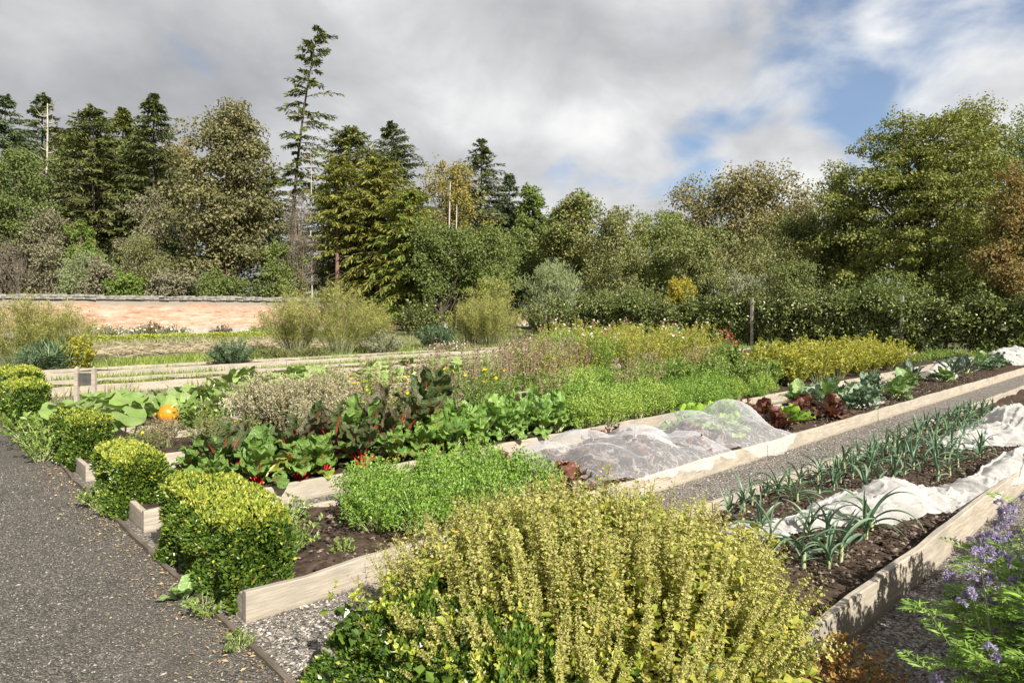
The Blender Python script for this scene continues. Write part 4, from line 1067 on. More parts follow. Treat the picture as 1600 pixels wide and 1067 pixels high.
# ================================================================== PLANTS OF THE GARDEN
def box_bush(label, u0, u1, v0, v1, h, n, seed, ls=.023, new_top=.8, new_side=.14, rust=0, sprigs=30, loose=0.0):
    r = np.random.default_rng(seed)
    cu, cv = (u0 + u1) / 2, (v0 + v1) / 2; hu, hv_ = (u1 - u0) / 2, (v1 - v0) / 2
    t = thing('box_bush', label, 'box bush', G(cu, cv), ROT, 'clipped box bushes at the ends of the beds')
    aT, aU, aV = 4 * hu * hv_, 2 * hv_ * h, 2 * hu * h
    tot = aT + 2 * aU + 2 * aV
    f = r.choice(5, n, p=[aT / tot, aU / tot, aU / tot, aV / tot, aV / tot])
    a = r.uniform(-1, 1, n); b_ = r.uniform(-1, 1, n); k = r.uniform(0, 1, n)
    x = np.where(f == 0, a, np.where(f == 1, -1, np.where(f == 2, 1, a)))
    y = np.where(f == 0, b_, np.where(f <= 2, b_, np.where(f == 3, -1, 1)))
    z = np.where(f == 0, 1.0, k)
    Nn = np.stack([(f == 2) * 1.0 - (f == 1), (f == 4) * 1.0 - (f == 3), (f == 0) * 1.0], 1)
    # rounded shoulders
    zz = np.clip((z - .72) / .28, 0, 1)
    sx = 1 - .07 * zz ** 2 * (f != 0); ex = np.clip((np.maximum(np.abs(x), np.abs(y)) - .7) / .3, 0, 1) * (f == 0)
    P = np.stack([x * hu * sx, y * hv_ * sx, (z - .05 * ex ** 2) * h], 1)
    lump = vnoise(P[:, 0] * 1.0 + P[:, 2] * .7, P[:, 1] + P[:, 2] * .6, seed, 3, 6.0)
    depth = r.exponential(.022, n)
    P = P + Nn * ((.058 + .07 * loose) * lump - depth + .012)[:, None]
    P[:, :2] *= (1 - loose * .45 * (P[:, 2:3] / h) ** 2)
    P[:, 2] *= 1 - loose * .35 * np.clip(np.hypot(P[:, 0] / hu, P[:, 1] / hv_) - .3, 0, 1)
    P[:, 2] = np.maximum(P[:, 2] + .02, .03)
    up = np.array([0, 0, 1.0])
    D = nrm(Nn * .9 + up * .75 + r.normal(0, .55, (n, 3)))
    N = nrm(Nn * .6 + up * .6 + r.normal(0, .6, (n, 3)))
    hi = np.clip((P[:, 2] / h - .25) / .75, 0, 1)
    pn = np.where((f == 0) | (z > .93), new_top, new_side * (.4 + 1.2 * hi))
    pn = pn * (depth < .03)
    new = r.random(n) < pn
    ru = (~new) & (r.random(n) < rust)
    old = ~new & ~ru
    L = ls * r.uniform(.7, 1.25, n)
    bf = Buf()
    rhombs(bf, P[old], D[old], N[old], L[old], L[old] * .62, 0)
    if ru.any(): rhombs(bf, P[ru], D[ru], N[ru], L[ru], L[ru] * .6, 1)
    # dense inside
    m = n // 6
    Q = np.stack([r.uniform(-.85, .85, m) * hu, r.uniform(-.92, .92, m) * hv_, r.uniform(.05, .9, m) * h], 1)
    rhombs(bf, Q, rdir(m), rdir(m), ls * 1.9, ls * 1.4, 0)
    link('foliage', bf.mesh('foliage', [M['box'], M['box_rust']]), t)
    bf = Buf(); rhombs(bf, P[new], D[new], N[new], L[new] * 1.05, L[new] * .6, 0)
    # soft sprigs standing out of the clipped top
    S = np.stack([r.uniform(-.9, .9, sprigs) * hu, r.uniform(-.95, .95, sprigs) * hv_, np.full(sprigs, h * .97)], 1)
    for i in range(sprigs):
        q = 14; tt = r.random(q); d = nrm(np.array([[r.normal(0, .35), r.normal(0, .35), 1.0]]))
        p = S[i] + d * (tt * r.uniform(.04, .10))[:, None]
        rhombs(bf, p, nrm(d * .8 + r.normal(0, .7, (q, 3))), rdir(q), ls * .95, ls * .6, 0)
    link('new_growth', bf.mesh('new_growth', M['box_new']), t)
    sb = Buf(); k = 26
    B = np.stack([r.uniform(-.4, .4, k) * hu, r.uniform(-.8, .8, k) * hv_, np.zeros(k)], 1); Tt = np.stack([r.uniform(-.9, .9, k) * hu, r.uniform(-.95, .95, k) * hv_, np.full(k, h * .9)], 1)
    stalks(sb, B, (B + Tt) / 2, Tt, .006, 0, 3); link('stems', sb.mesh('stems', M['twig']), t)
    return t


box_bush('clipped box bush with golden top beside the nearest board end, largest of the row', 1.40, 1.78, 3.84, 5.08, .52, 32000, 1, .029, rust=.012, sprigs=130, new_top=.72, new_side=.13)
box_bush('clipped box bush behind the largest one, on the chard bed end', 1.37, 1.70, 6.20, 7.10, .48, 20000, 2, .030, sprigs=90, new_side=.2)
box_bush('clipped box bush nearest the wooden sign and pumpkin leaves', 1.42, 1.78, 8.40, 9.35, .52, 13000, 3, .032, new_top=.6)
box_bush('rounded box bush at the far bend of the path, left of the sign', 1.28, 1.72, 12.0, 13.2, .60, 9000, 4, .042, new_top=.7)
box_bush('farthest small box bush, golden on top, at the left end of the grey boards', 1.45, 2.0, 14.6, 16.0, .60, 6000, 5, .05, new_top=.8)
box_bush('dark unclipped box bush under the skirts of the yellow lemon balm', 1.40, 2.15, 1.42, 2.88, .44, 34000, 6, .027, new_top=.16, new_side=.10, rust=.006, sprigs=90, loose=.8)


# ------------------------------------------------------------------ lemon balm: a dome of flowering stems
def balm():
    c = G(2.52, 2.16, .13)
    t = thing('lemon_balm', 'huge yellow green lemon balm bush with hundreds of upright seeding stems', 'herb bush', c, 0)
    vs = []
    for k in range(9):
        r = np.random.default_rng(900 + k); bf = Buf(); L = r.uniform(.62, .74)
        bow = r.normal(0, .03, 2)
        B = np.zeros((1, 3)); Mm = np.array([[bow[0], bow[1], L * .5]]); Tp = np.array([[bow[0] * 1.5, bow[1] * 1.5, L]])
        stalks(bf, B, Mm, Tp, .0032, 2, 4, .4)
        nw = 21; tt = np.linspace(.18, 1, nw)
        for i, q in enumerate(tt):
            p = bez(B, Mm, Tp, np.array([q]))[0]
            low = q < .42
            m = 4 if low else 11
            a = r.uniform(0, 2 * PI) + np.arange(m) * 2 * PI / m + r.normal(0, .35, m)
            s = (1.30 - 1.02 * q)
            D = np.stack([np.cos(a), np.sin(a), r.uniform(-.05, .75, m)], 1)
            LL = (.058 if low else .042) * s * r.uniform(.6, 1.25, m)
            P = p + D * r.uniform(.003, .028 - .021 * q, (m, 1)) + np.array([0, 0, 1]) * r.uniform(-.018, .018, (m, 1))
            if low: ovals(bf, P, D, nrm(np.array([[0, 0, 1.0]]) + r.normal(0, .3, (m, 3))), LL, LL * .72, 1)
            else: rhombs(bf, P, D, nrm(np.array([[0, 0, 1.0]]) + r.normal(0, .5, (m, 3))), LL, LL * .74, 0)
        vs.append(bf)
    light = []
    for k in range(7):
        r = np.random.default_rng(950 + k); bf = Buf(); L = r.uniform(.62, .74); bow = r.normal(0, .03, 2)
        B = np.zeros((1, 3)); Mm = np.array([[bow[0], bow[1], L * .5]]); Tp = np.array([[bow[0] * 1.5, bow[1] * 1.5, L]])
        stalks(bf, B, Mm, Tp, .0032, 2, 3, .4); m = 84
        q = r.uniform(.2, 1, m) ; p = bez(np.repeat(B, m, 0), np.repeat(Mm, m, 0), np.repeat(Tp, m, 0), q) + r.normal(0, .012, (m, 3)); a = r.uniform(0, 6.28, m)
        D = np.stack([np.cos(a), np.sin(a), r.uniform(-.05, .75, m)], 1); LL = .052 * (1.3 - 1.0 * q) * r.uniform(.6, 1.25, m)
        lo = q < .42; Nn = nrm(np.array([[0, 0, 1.0]]) + r.normal(0, .5, (m, 3)))
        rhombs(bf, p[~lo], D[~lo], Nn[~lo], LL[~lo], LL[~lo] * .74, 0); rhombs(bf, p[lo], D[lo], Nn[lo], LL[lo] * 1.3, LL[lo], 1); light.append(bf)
    meshes = [v.mesh('stem', [M['balm'], M['balm_low'], M['balm_stem']]) for v in vs]
    r = np.random.default_rng(77); N = 1300
    q = np.sqrt(r.random(N)); a = r.uniform(0, 2 * PI, N)
    rest = Buf(); items = []
    for i in range(N):
        bx, by = math.cos(a[i]) * q[i] * .84, math.sin(a[i]) * q[i] * .80
        tilt = (q[i] ** 2.2) * .66 + r.normal(0, .19); tilt = max(0, tilt)
        az = a[i] + r.normal(0, .35)
        sc = (1.08 - .42 * q[i] ** 2) * r.uniform(.66, 1.12)
        mt = Matrix.Translation((bx, by, 0)) @ Matrix.Rotation(az, 4, 'Z') @ Matrix.Rotation(tilt, 4, 'Y') @ Matrix.Rotation(r.uniform(0, 6.28), 4, 'Z') @ Matrix.Scale(sc, 4)
        tip = mt @ Vector((0, 0, .66)); w = c + tip
        items.append((w.y * .9 - w.z * .9 + abs(w.x - .4) * .05, i, mt))
    items.sort(key=lambda x: x[0])
    for k, (d, i, mt) in enumerate(items):
        if k < 300:
            o = bpy.data.objects.new('stem', meshes[i % 9]); COL.objects.link(o); o.parent = t; o.matrix_local = mt
        else: rest.join(light[i % 7], mt)
    o = link('stem_mass', rest.mesh('stem_mass', [M['balm'], M['balm_low'], M['balm_stem']]), t); o['kind'] = 'stuff'
    # the leafy lower body
    n = 9000
    d = rdir(n); d[:, 2] = np.abs(d[:, 2]); rr = U(.55, 1.0, n) ** .6
    P = d * np.array([1.04, 1.04, .62]) * rr[:, None]
    bf = Buf(); k = n // 2
    Dn = nrm(d * .8 + R8.normal(0, .5, (n, 3)) + np.array([0, 0, .1])); Nn = nrm(d * .5 + np.array([0, 0, .8]) + R8.normal(0, .35, (n, 3)))
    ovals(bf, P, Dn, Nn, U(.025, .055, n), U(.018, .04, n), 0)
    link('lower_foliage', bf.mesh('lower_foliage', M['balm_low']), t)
balm()


# ------------------------------------------------------------------ big leaves, one object each
def ribbon_leaf(L, W, prof, a0, a1, nl=7, nw=4, fold=.25, ruf=.0, rf=3.0, crink=.0, seed=0, t0=0.0, pw=1.0, side=0.0):
    """blade along +x, bending from elevation a0 to a1; t0 = share of the length that is bare stalk"""
    r = np.random.default_rng(seed)
    tt = np.linspace(0, 1, 40); an = a0 + (a1 - a0) * tt ** pw
    cx = np.concatenate([[0], np.cumsum(np.cos(an))[:-1]]) / 40 * L; cz = np.concatenate([[0], np.cumsum(np.sin(an))[:-1]]) / 40 * L
    tb = np.linspace(t0, 1, nl + 1); x = np.interp(tb, tt, cx); z = np.interp(tb, tt, cz); a = np.interp(tb, tt, an)
    s = np.linspace(-1, 1, nw + 1); q = (tb - t0) / (1 - t0)
    w = prof(q) * W
    S = np.tile(s, (nl + 1, 1)); Wd = w[:, None]
    off = np.abs(S) * Wd * fold + ruf * np.abs(S) ** 1.5 * np.sin(2 * PI * rf * q[:, None] + np.sign(S) * r.uniform(0, 3) + r.uniform(0, 6)) + r.normal(0, 1, S.shape) * crink * (np.abs(S) < .99) * (np.abs(S) > .05)
    X = x[:, None] - np.sin(a)[:, None] * off; Z = z[:, None] + np.cos(a)[:, None] * off; Y = S * Wd / 2 * (1 + ruf * 2 * r.normal(0, 1, S.shape) * (np.abs(S) > .9)) + side * (tb[:, None] ** 2)
    bf = Buf(); sheet(bf, X, Y, Z)
    k = max(2, int(t0 * 40)); k = min(k + int(26 * (1 - t0)), 38)
    return bf, np.stack([cx[:k], 0 * cx[:k], cz[:k]], 1)


def sin_prof(p=.8, q=.75):
    return lambda t: np.maximum(np.sin(PI * np.clip(t, 0, 1) ** q), 0) ** p + .015


def two_part(blade, pts, r0, r1, mats, name, smooth=True):
    tube(blade, pts[::3] if len(pts) > 8 else pts, np.linspace(r0, r1, len(pts[::3] if len(pts) > 8 else pts)), 5, 1)
    return blade.mesh(name, mats, smooth)


def chard_leaves(blade, stalk, base=0, L=.44, W=.21, crink=.010, wid=.012, t0=.30):
    out = []
    for k in range(5):
        a0, a1 = ([(1.5, 1.2), (1.46, .8), (1.40, .3), (1.28, -.2), (1.1, -.7)] if t0 > .35 else [(1.5, 1.05), (1.42, .35), (1.30, -.25), (1.15, -.7), (.9, -.9)])[k]
        b, p = ribbon_leaf(L * [1.1, 1.08, 1, .92, .8][k], W * [.85, 1, 1, 1, .85][k], sin_prof(.62, .70), a0, a1, 13, 8, .14, .022, 3.2, crink, base + k, t0, 1.6)
        s = Buf(); p = p + np.array([0, 0, .004]); tube(s, p[::2], np.linspace(wid, wid * .22, len(p[::2])), 5)
        out.append((b.mesh('leaf', M[blade], True), s.mesh('stalk', M[stalk], True)))
    return out


def leafy(name, label, cat, group, loc, leaves, n, scale=1.0, seed=0, spread=.02, order=True, tilt=.12, yellow=None):
    r = np.random.default_rng(seed)
    t = thing(name, label, cat, loc, r.uniform(0, 6.28), group)
    for i in range(n):
        f = i / max(1, n - 1)
        k = min(len(leaves) - 1, int(f * len(leaves))) if order else r.integers(len(leaves))
        me, st = leaves[k] if not (yellow and r.random() < .10 and f > .6) else yellow[k]
        a = i * 2.39996 + r.normal(0, .25); rad = spread * (.3 + f)
        s = scale * r.uniform(.78, 1.12)
        o = link('leaf', me, t, (math.cos(a) * rad, math.sin(a) * rad, r.uniform(-.01, .02)), rot=(r.normal(0, tilt), r.normal(0, tilt), a), scale=s)
        if st is not None: link('stalk', st, o)
    return t


CH_G = chard_leaves('chard', 'red_stalk', 10); CH_D = chard_leaves('chard_dark', 'red_stalk', 20, .60, .20, t0=.42, wid=.014); CH_Y = chard_leaves('chard_y', 'pale_stalk', 30)
BEET = chard_leaves('beet', 'pale_stalk', 40, .48, .19, .005)
gz = .13
GR = 'red stalked chard plants of the chard bed'
rows = [(6.02, 2.05, 4.55, 8, 'front'), (6.42, 2.25, 4.9, 8, 'middle'), (6.80, 2.2, 4.9, 8, 'back')]
for (v, ua, ub, n, rn) in rows:
    for i in range(n):
        u = ua + (ub - ua) * i / (n - 1) + random.uniform(-.07, .07)
        kind = CH_D if (rn == 'middle' and i % 3 != 1) or (rn == 'back' and i % 2) or (rn == 'front' and i in (4,)) else CH_G
        leafy('chard_plant', f'{"dark" if kind is CH_D else "green"} crinkled chard with red stalks, {ordn(i)} from the box bush in the {rn} row', 'chard plant', GR,
              G(u, v + random.uniform(-.06, .06), gz), kind, 13, random.uniform(.82, 1.15) * (1.18 if rn != 'front' and i > 3 else 1.0), i * 7 + int(v * 100), .03, yellow=CH_Y if kind is CH_G else None)
GR = 'pale stalked spinach plants right of the chard'
for (v, ua, ub, n, rn) in ((6.05, 4.75, 6.5, 6, 'front'), (6.5, 5.05, 6.9, 6, 'middle'), (6.9, 5.2, 7.2, 6, 'back')):
    for i in range(n):
        u = ua + (ub - ua) * i / (n - 1)
        leafy('spinach_plant', f'glossy pale stalked spinach beet, {ordn(i)} from the red chard in the {rn} row', 'spinach plant', GR,
              G(u + random.uniform(-.06, .06), v + random.uniform(-.05, .05), gz), BEET, 13, random.uniform(.82, 1.08), i * 5 + int(v * 77), .03)


# ---- leeks
def strap(t):
    return np.clip(1.06 - t ** 2.2, 0, 1) * (.8 + .2 * np.sin(PI * t)) + .02
LEEK = []
for k, (a0, a1, L, pw, sd) in enumerate([(1.5, .9, .30, 1.5, .02), (1.3, -.2, .38, 2.0, -.03), (1.2, -.9, .42, 1.7, .03), (1.05, -1.15, .42, 1.4, -.04), (.9, -1.2, .36, 1.1, .06), (.6, -.7, .30, 1.2, -.05)]):
    b, p = ribbon_leaf(L, .029, strap, a0, a1, 12, 2, .42, .0, 1, .0, k, 0, pw, sd); LEEK.append(b.mesh('leaf', M['leek'], True))
sb = Buf(); tube(sb, [(0, 0, -.03), (0, 0, .05), (0, 0, .11)], [.014, .0125, .011], 8); SHANK = sb.mesh('shank', M['leek_shank'], True)


def leek(label, u, v, s, seed):
    r = np.random.default_rng(seed)
    t = thing('leek_plant', label, 'leek', G(u, v, .13), ROT + r.normal(0, .7), 'leeks planted in rows in the nearest bed', s)
    link('shank', SHANK, t, rot=(r.normal(0, .05), r.normal(0, .05), 0))
    n = r.integers(7, 10)
    for i in range(n):
        f = i / (n - 1); k = min(5, int((1 - f) * 6))
        a = (i % 2) * PI + r.normal(0, .38)
        link('leaf', LEEK[k] if r.random() < .8 else LEEK[r.integers(6)], t, (0, 0, .02 + .085 * f), rot=(r.normal(0, .16), r.normal(0, .12), a), scale=(r.uniform(.85, 1.1),) * 3)


LR = [(2.64, 4.78, 12.6, .23, .62, .90, 'blue green leek, {} from the lemon balm in the row by the gravel walkway'),
      (2.40, 5.55, 12.4, .28, .62, .92, 'arching leek, {} from the lemon balm in the second row from the gravel walkway'),
      (2.12, 6.25, 12.2, .32, .62, .92, 'leek, {} from the fleece mound in the middle row of the leek bed')]
for v, ua, ub, st, sa, sb_, lab in LR:
    u = ua; i = 0
    while u < ub:
        leek(lab.format(ordn(i)), u, v + random.uniform(-.05, .05), random.uniform(sa, sb_), 40 + i + int(v * 1000)); i += 1; u += st * random.uniform(.75, 1.25)
for i, (u, v, s) in enumerate([(4.17, 1.80, .92), (4.26, 1.68, .72), (4.36, 2.10, .95), (4.50, 1.70, .86), (4.62, 1.84, .80), (4.78, 2.02, .70), (5.00, 1.72, .82), (5.22, 1.76, .95), (4.52, 2.26, .8)]):
    leek(f'large drooping leek, {ordn(i)} from the lemon balm in the group nearest the lit board', u, v, s * 1.12, 120 + i)
for i, u in enumerate([7.3, 7.7, 8.1, 8.6, 9.2]): leek(f'leek, {ordn(i)} behind the white fleece by the lit board', u, 1.86 + random.uniform(-.05, .05), random.uniform(.65, .85), 150 + i)

# ---- brassicas and lettuces of the netted bed
KALE = []; KALED = []; KALEG = []
for k in range(4):
    a0, a1 = [(1.4, .9), (1.2, .3), (1.0, -.2), (.75, -.5)][k]
    for lst, mat, W, ruf, cr, L in ((KALE, 'kale', .20, .03, .008, .36), (KALED, 'kale_dark', .085, .006, .006, .42), (KALEG, 'kale_green', .21, .015, .004, .36)):
        b, p = ribbon_leaf(L * [1, 1, .95, .8][k], W, sin_prof(.7, .62), a0, a1, 10, 4, .12, ruf, 3.4, cr, 60 + k, .25, 1.5)
        lst.append((two_part(b, p, .008, .003, [M[mat], M['pale_stalk']], 'leaf'), None))
LET = []; LETG = []
for k in range(4):
    a0, a1 = [(1.45, 1.3), (1.2, .7), (.9, .2), (.55, -.1)][k]
    for lst, mat in ((LET, 'lettuce_red'), (LETG, 'lettuce_green')):
        b, p = ribbon_leaf(.21, .16, lambda t: np.sqrt(np.clip(t, 0, 1)) * (1 - .55 * t ** 4) + .03, a0, a1, 8, 6, .12, .022, 3.0, .006, 80 + k, .05, 1.2)
        lst.append((b.mesh('leaf', M[mat], True), None))
GR = 'red lettuces of the netted bed'
for i, (u, v) in enumerate([(4.05, 4.25), (4.3, 4.75), (4.42, 4.0), (5.9, 4.85), (6.25, 4.9)]):
    leafy('red_lettuce', f'dark red frilly lettuce, {ordn(i)} from the parsley beside the near net', 'lettuce', GR, G(u, v, gz), LET, 14, 1.25, 200 + i, .02)
for i, (u, v) in enumerate([(8.75, 4.12), (8.95, 4.6), (9.35, 4.2), (9.6, 4.75), (9.95, 4.35), (10.25, 4.0), (10.6, 4.6), (9.2, 4.95)]):
    leafy('red_lettuce', f'purple red lettuce, {ordn(i)} beyond the netted cabbage', 'lettuce', GR, G(u, v, gz), LET if i != 2 else LETG, 15, 1.35 + .3 * (i in (1, 5)), 220 + i, .02)
GR = 'green lettuces between net and parsley'
for i, (u, v) in enumerate([(7.75, 4.9), (8.1, 5.0), (8.5, 4.95), (8.75, 4.85)]):
    leafy('green_lettuce', f'upright green lettuce, {ordn(i)} from the left behind the netted cabbage', 'lettuce', GR, G(u, v, gz), LETG, 13, 1.6, 240 + i, .02)
for i, (u, v) in enumerate([(5.0, 4.1), (5.3, 4.6), (5.75, 4.2), (6.15, 4.5), (6.95, 4.2), (7.3, 4.6), (4.8, 4.6), (6.6, 4.0), (7.15, 4.1)]):
    leafy('red_lettuce', f'reddish lettuce veiled by the white net, {ordn(i)} from its near end', 'lettuce', 'lettuces under the net', G(u, v, gz - .02), LET, 15, 1.12, 260 + i, .02)
leafy('cabbage', 'pale green cabbage under the far end of the white net', 'cabbage', None, G(7.95, 4.36, gz), LETG, 18, 1.45, 280, .02)
GR = 'kale and other brassicas of the netted bed'
kp = [(10.9, 4.55, 0), (11.4, 4.1, 0), (11.9, 4.7, 2), (12.3, 4.2, 0), (12.9, 4.55, 0), (13.4, 4.1, 2), (13.9, 4.7, 0), (15.4, 4.5, 2), (16.2, 4.6, 1), (16.9, 4.9, 1), (17.2, 4.3, 2), (18.2, 4.4, 1), (18.9, 4.7, 0), (19.6, 4.4, 1), (20.6, 4.8, 0), (21.4, 4.3, 0),
      (22.2, 4.7, 2), (23.0, 4.4, 0), (23.6, 4.9, 2), (11.2, 4.95, 2), (12.6, 4.95, 0), (24.6, 4.5, 2), (25.4, 4.8, 0)]
kn = ['grey green curly kale', 'blackish crinkled kale', 'broad leaved green brassica']
kc = [0, 0, 0]
for i, (u, v, k) in enumerate(sorted(kp)):
    leafy('kale_plant', f'{kn[k]}, {ordn(kc[k])} of its sort beyond the red lettuces', 'kale', GR, G(u, v, gz), (KALE, KALED, KALEG)[k], 12, 1.35 if k == 1 else 1.2, 300 + i, .03); kc[k] += 1


# ---- squash
def squash_leaf(R, H, seed, mat):
    r = np.random.default_rng(seed); bf = Buf()
    n = 20; th = np.linspace(-PI + .25, PI - .25, n)
    lob = R * (1 + .10 * np.cos(5 * th) + .03 * np.cos(15 * th + seed)) * (1 - .18 * np.exp(-((np.abs(th) - PI) / .5) ** 2))
    rings = [0.02, .4, .75, 1.0]; tilt = r.uniform(.15, .6); V = []
    for q in rings:
        rr = lob * q; x = rr * np.cos(th); y = rr * np.sin(th)
        z = .10 * R * np.cos(5 * th) * q ** 2 + .22 * R * q ** 2 * r.uniform(.4, 1) + r.normal(0, .02 * R, n) * q - .25 * R * q ** 3 * (np.cos(th) > .3)
        V.append(np.stack([x * math.cos(tilt) + z * math.sin(tilt), y, z * math.cos(tilt) - x * math.sin(tilt)], 1))
    V = np.stack(V); V = V + np.array([.12, 0, H])
    sheet(bf, V[..., 0], V[..., 1], V[..., 2])
    tube(bf, limb_pts((0, 0, 0), (.12, 0, H), (-.05, 0, H * .2), 5), [.012, .011, .010, .009, .008], 5, 1)
    return bf.mesh('leaf', [M[mat], M['pale_stalk']], True)
SQ = [squash_leaf(.15 + .025 * (k % 3), .24 + .06 * (k % 4), k, 'squash') for k in range(7)] + [squash_leaf(.13, .25, 9, 'squash_pale')]


def squash(label, u, v, n, ext, seed, s=1.0):
    r = np.random.default_rng(seed)
    t = thing('squash_plant', label, 'squash plant', G(u, v, .13), r.uniform(0, 6.28), 'squash plants of the pumpkin beds')
    vb = Buf()
    for k in range(3):
        a = k * 2.1; tube(vb, limb_pts((0, 0, .03), (math.cos(a) * ext, math.sin(a) * ext, .03), (r.normal(0, .15), r.normal(0, .15), .05), 6), .010, 5)
    link('vine', vb.mesh('vine', M['pale_stalk'], True), t)
    for i in range(n):
        q = math.sqrt(r.random()); a = r.uniform(0, 6.28)
        link('leaf', SQ[r.integers(8)], t, (math.cos(a) * q * ext, math.sin(a) * q * ext, .02), rot=(r.normal(0, .2), r.normal(0, .2), r.uniform(0, 6.28)), scale=s * r.uniform(.75, 1.2))


sq = [(1.75, 9.9, 7, .38, 'big leaved squash spilling onto the path left of the sign'), (2.15, 10.7, 9, .5, 'squash plant on the left of the orange pumpkin'), (2.85, 11.0, 8, .45, 'squash plant behind the orange pumpkin'), (3.5, 10.5, 9, .5, 'faded squash plant to the right of the orange pumpkin'),
      (2.0, 9.2, 4, .3, 'single yellowish squash shoot beside the middle box bush'), (3.7, 11.2, 8, .45, 'squash plant behind the faded one, against the grey boards'), (5.2, 10.9, 10, .6, 'wide leaved squash right behind the pale seed heads'), (6.0, 10.6, 10, .6, 'big grey green squash above the marigolds'),
      (6.9, 11.0, 9, .55, 'squash plant left of the tall brown stalks'), (7.9, 10.7, 9, .55, 'squash plant among the tall brown stalks'), (9.0, 11.0, 9, .6, 'squash plant right of the tall brown stalks'), (10.2, 10.8, 9, .6, 'squash plant below the white cosmos'),
      (6.4, 12.7, 9, .6, 'squash plant in the second bed above the marigolds'), (8.2, 12.8, 9, .6, 'squash plant in the second bed behind the brown stalks'), (9.8, 12.6, 9, .6, 'squash plant in the second bed below the green rosemary'), (11.4, 12.8, 9, .6, 'squash plant in the second bed beside the cosmos'),
      (5.3, 12.6, 8, .6, 'squash plant in the second bed behind the pale seed heads')]
for i, (u, v, n, e, l) in enumerate(sq): squash(l, u, v, n + 4, e, 400 + i, 1.0)


def pumpkin():
    p = spot(262, 655, .20); bf = Buf(); nt, npn = 30, 12
    th = np.linspace(0, 2 * PI, nt + 1); ph = np.linspace(0.03, PI - .03, npn)
    TH, PH = np.meshgrid(th, ph, indexing='ij'); rib = 1 + .055 * np.abs(np.cos(TH * 5)) - .03
    rr = .135 * np.sin(PH) ** .8 * rib
    sheet(bf, rr * np.cos(TH), rr * np.sin(TH), .135 * np.cos(PH) - .03 * np.exp(-(PH / .35) ** 2) + .02)
    t = tag(link('pumpkin', bf.mesh('pumpkin', M['pumpkin'], True), None, (p.x, p.y, .26), rot=(.2, .5, .3)), 'ripe orange pumpkin half hidden among squash leaves', 'pumpkin')
    sb = Buf(); tube(sb, [(0, 0, .12), (.01, 0, .17), (.04, .01, .20)], [.024, .014, .012], 6); link('stalk', sb.mesh('stalk', M['pale_stalk'], True), t)
pumpkin()


# ------------------------------------------------------------------ herbs, flowers and dry plants: shared meshes, one object per plant
def herb_buf(H, R, base, nst, npl, L, W, t0=.25, rnd=.45, leaf_up=.25, stem_w=.004, narrow=False, seed=0, cluster=1, cspread=.02, side=1.0, flat_top=.45, oval=False):
    r = np.random.default_rng(seed); bf = Buf()
    a = r.uniform(0, 2 * PI, nst); q = np.sqrt(r.random(nst))
    B = np.stack([np.cos(a) * base * q, np.sin(a) * base * q, np.zeros(nst)], 1)
    hh = H * (1 - flat_top * q ** 2) * r.uniform(.72, 1.04, nst)
    Tp = np.stack([np.cos(a) * R * q, np.sin(a) * R * q, hh], 1) + r.normal(0, R * .06, (nst, 3)) * [1, 1, .3]
    Mm = (B * .6 + Tp * .4); Mm[:, 2] = hh * .62
    stalks(bf, B, Mm, Tp, stem_w, 0, 4, .4)
    n = nst * npl; si = np.repeat(np.arange(nst), npl); t = np.clip(t0 + (1 - t0) * r.random(n) ** .8, 0, 1)
    P = bez(B[si], Mm[si], Tp[si], t); Td = nrm(bezd(B[si], Mm[si], Tp[si], t))
    if cluster > 1:
        P = np.repeat(P, cluster, 0); Td = np.repeat(Td, cluster, 0); n = len(P)
        P = P + r.normal(0, cspread, (n, 3))
    out = r.normal(0, 1, (n, 3)); out = nrm(out - Td * (out * Td).sum(1, keepdims=True))
    D = nrm(out * side + Td * .5 + np.array([0, 0, leaf_up]) + r.normal(0, .2, (n, 3)))
    N = nrm(np.array([0, 0, 1.0]) + r.normal(0, rnd, (n, 3)))
    (ovals if oval else rhombs)(bf, P, D, N, L * r.uniform(.6, 1.3, n), W * r.uniform(.7, 1.3, n), 1)
    return bf, Tp, r


def petals(bf, Cn, size, mat, r, npet=6, tilt=.5, dirs=None):
    n = len(Cn)
    ax = nrm(r.normal(0, tilt, (n, 3)) + np.array([.25, -.25, .8])) if dirs is None else dirs
    A, B = frame_of(ax)
    s = np.broadcast_to(np.asarray(size, float), (n,))[:, None]
    for k in range(npet):
        a = 2 * PI * k / npet; d = A * math.cos(a) + B * math.sin(a)
        rhombs(bf, Cn, nrm(d + ax * .25), ax, s, s * .85, mat, 0, .65)


def plant(name, label, cat, group, loc, variants, seed, scale=1.0):
    """one plant: a single mesh, or foliage plus blossom"""
    v = variants[seed % len(variants)]
    rz = (seed * 1.7) % 6.28
    if not isinstance(v, dict):
        return tag(link(name, v, None, loc, rz, scale), label, cat, group)
    t = thing(name, label, cat, loc, rz, group, scale)
    for k, me in v.items(): link(k, me, t)
    return t


PARS = []; PARSY = []
for k in range(4):
    bf, _, _ = herb_buf(.46, .34, .07, 70, 9, .030, .020, .35, .5, .3, .0022, seed=500 + k, cluster=3, cspread=.022, flat_top=.55)
    PARS.append(bf.mesh('parsley_plant', [M['pale_stalk'], M['parsley']])); PARSY.append(bf.mesh('parsley_plant', [M['pale_stalk'], M['parsley_y']]))
GR = 'feathery green coriander plants behind the nearest box bush'
pp = [(2.6, 4.25), (2.8, 3.98), (3.1, 4.05), (2.75, 4.6), (2.95, 4.95), (3.0, 4.3), (3.15, 4.9), (3.25, 4.25), (3.45, 4.65), (3.6, 4.1), (3.7, 4.95), (3.85, 4.45), (3.4, 3.95), (4.05, 4.85), (3.95, 4.05)]
for i, (u, v) in enumerate(sorted(pp)): plant('coriander_plant', f'feathery bright green coriander, {ordn(i)} counting away from the nearest box bush', 'herb', GR, G(u, v, gz - .01), PARS, i, random.uniform(.8, 1.05))
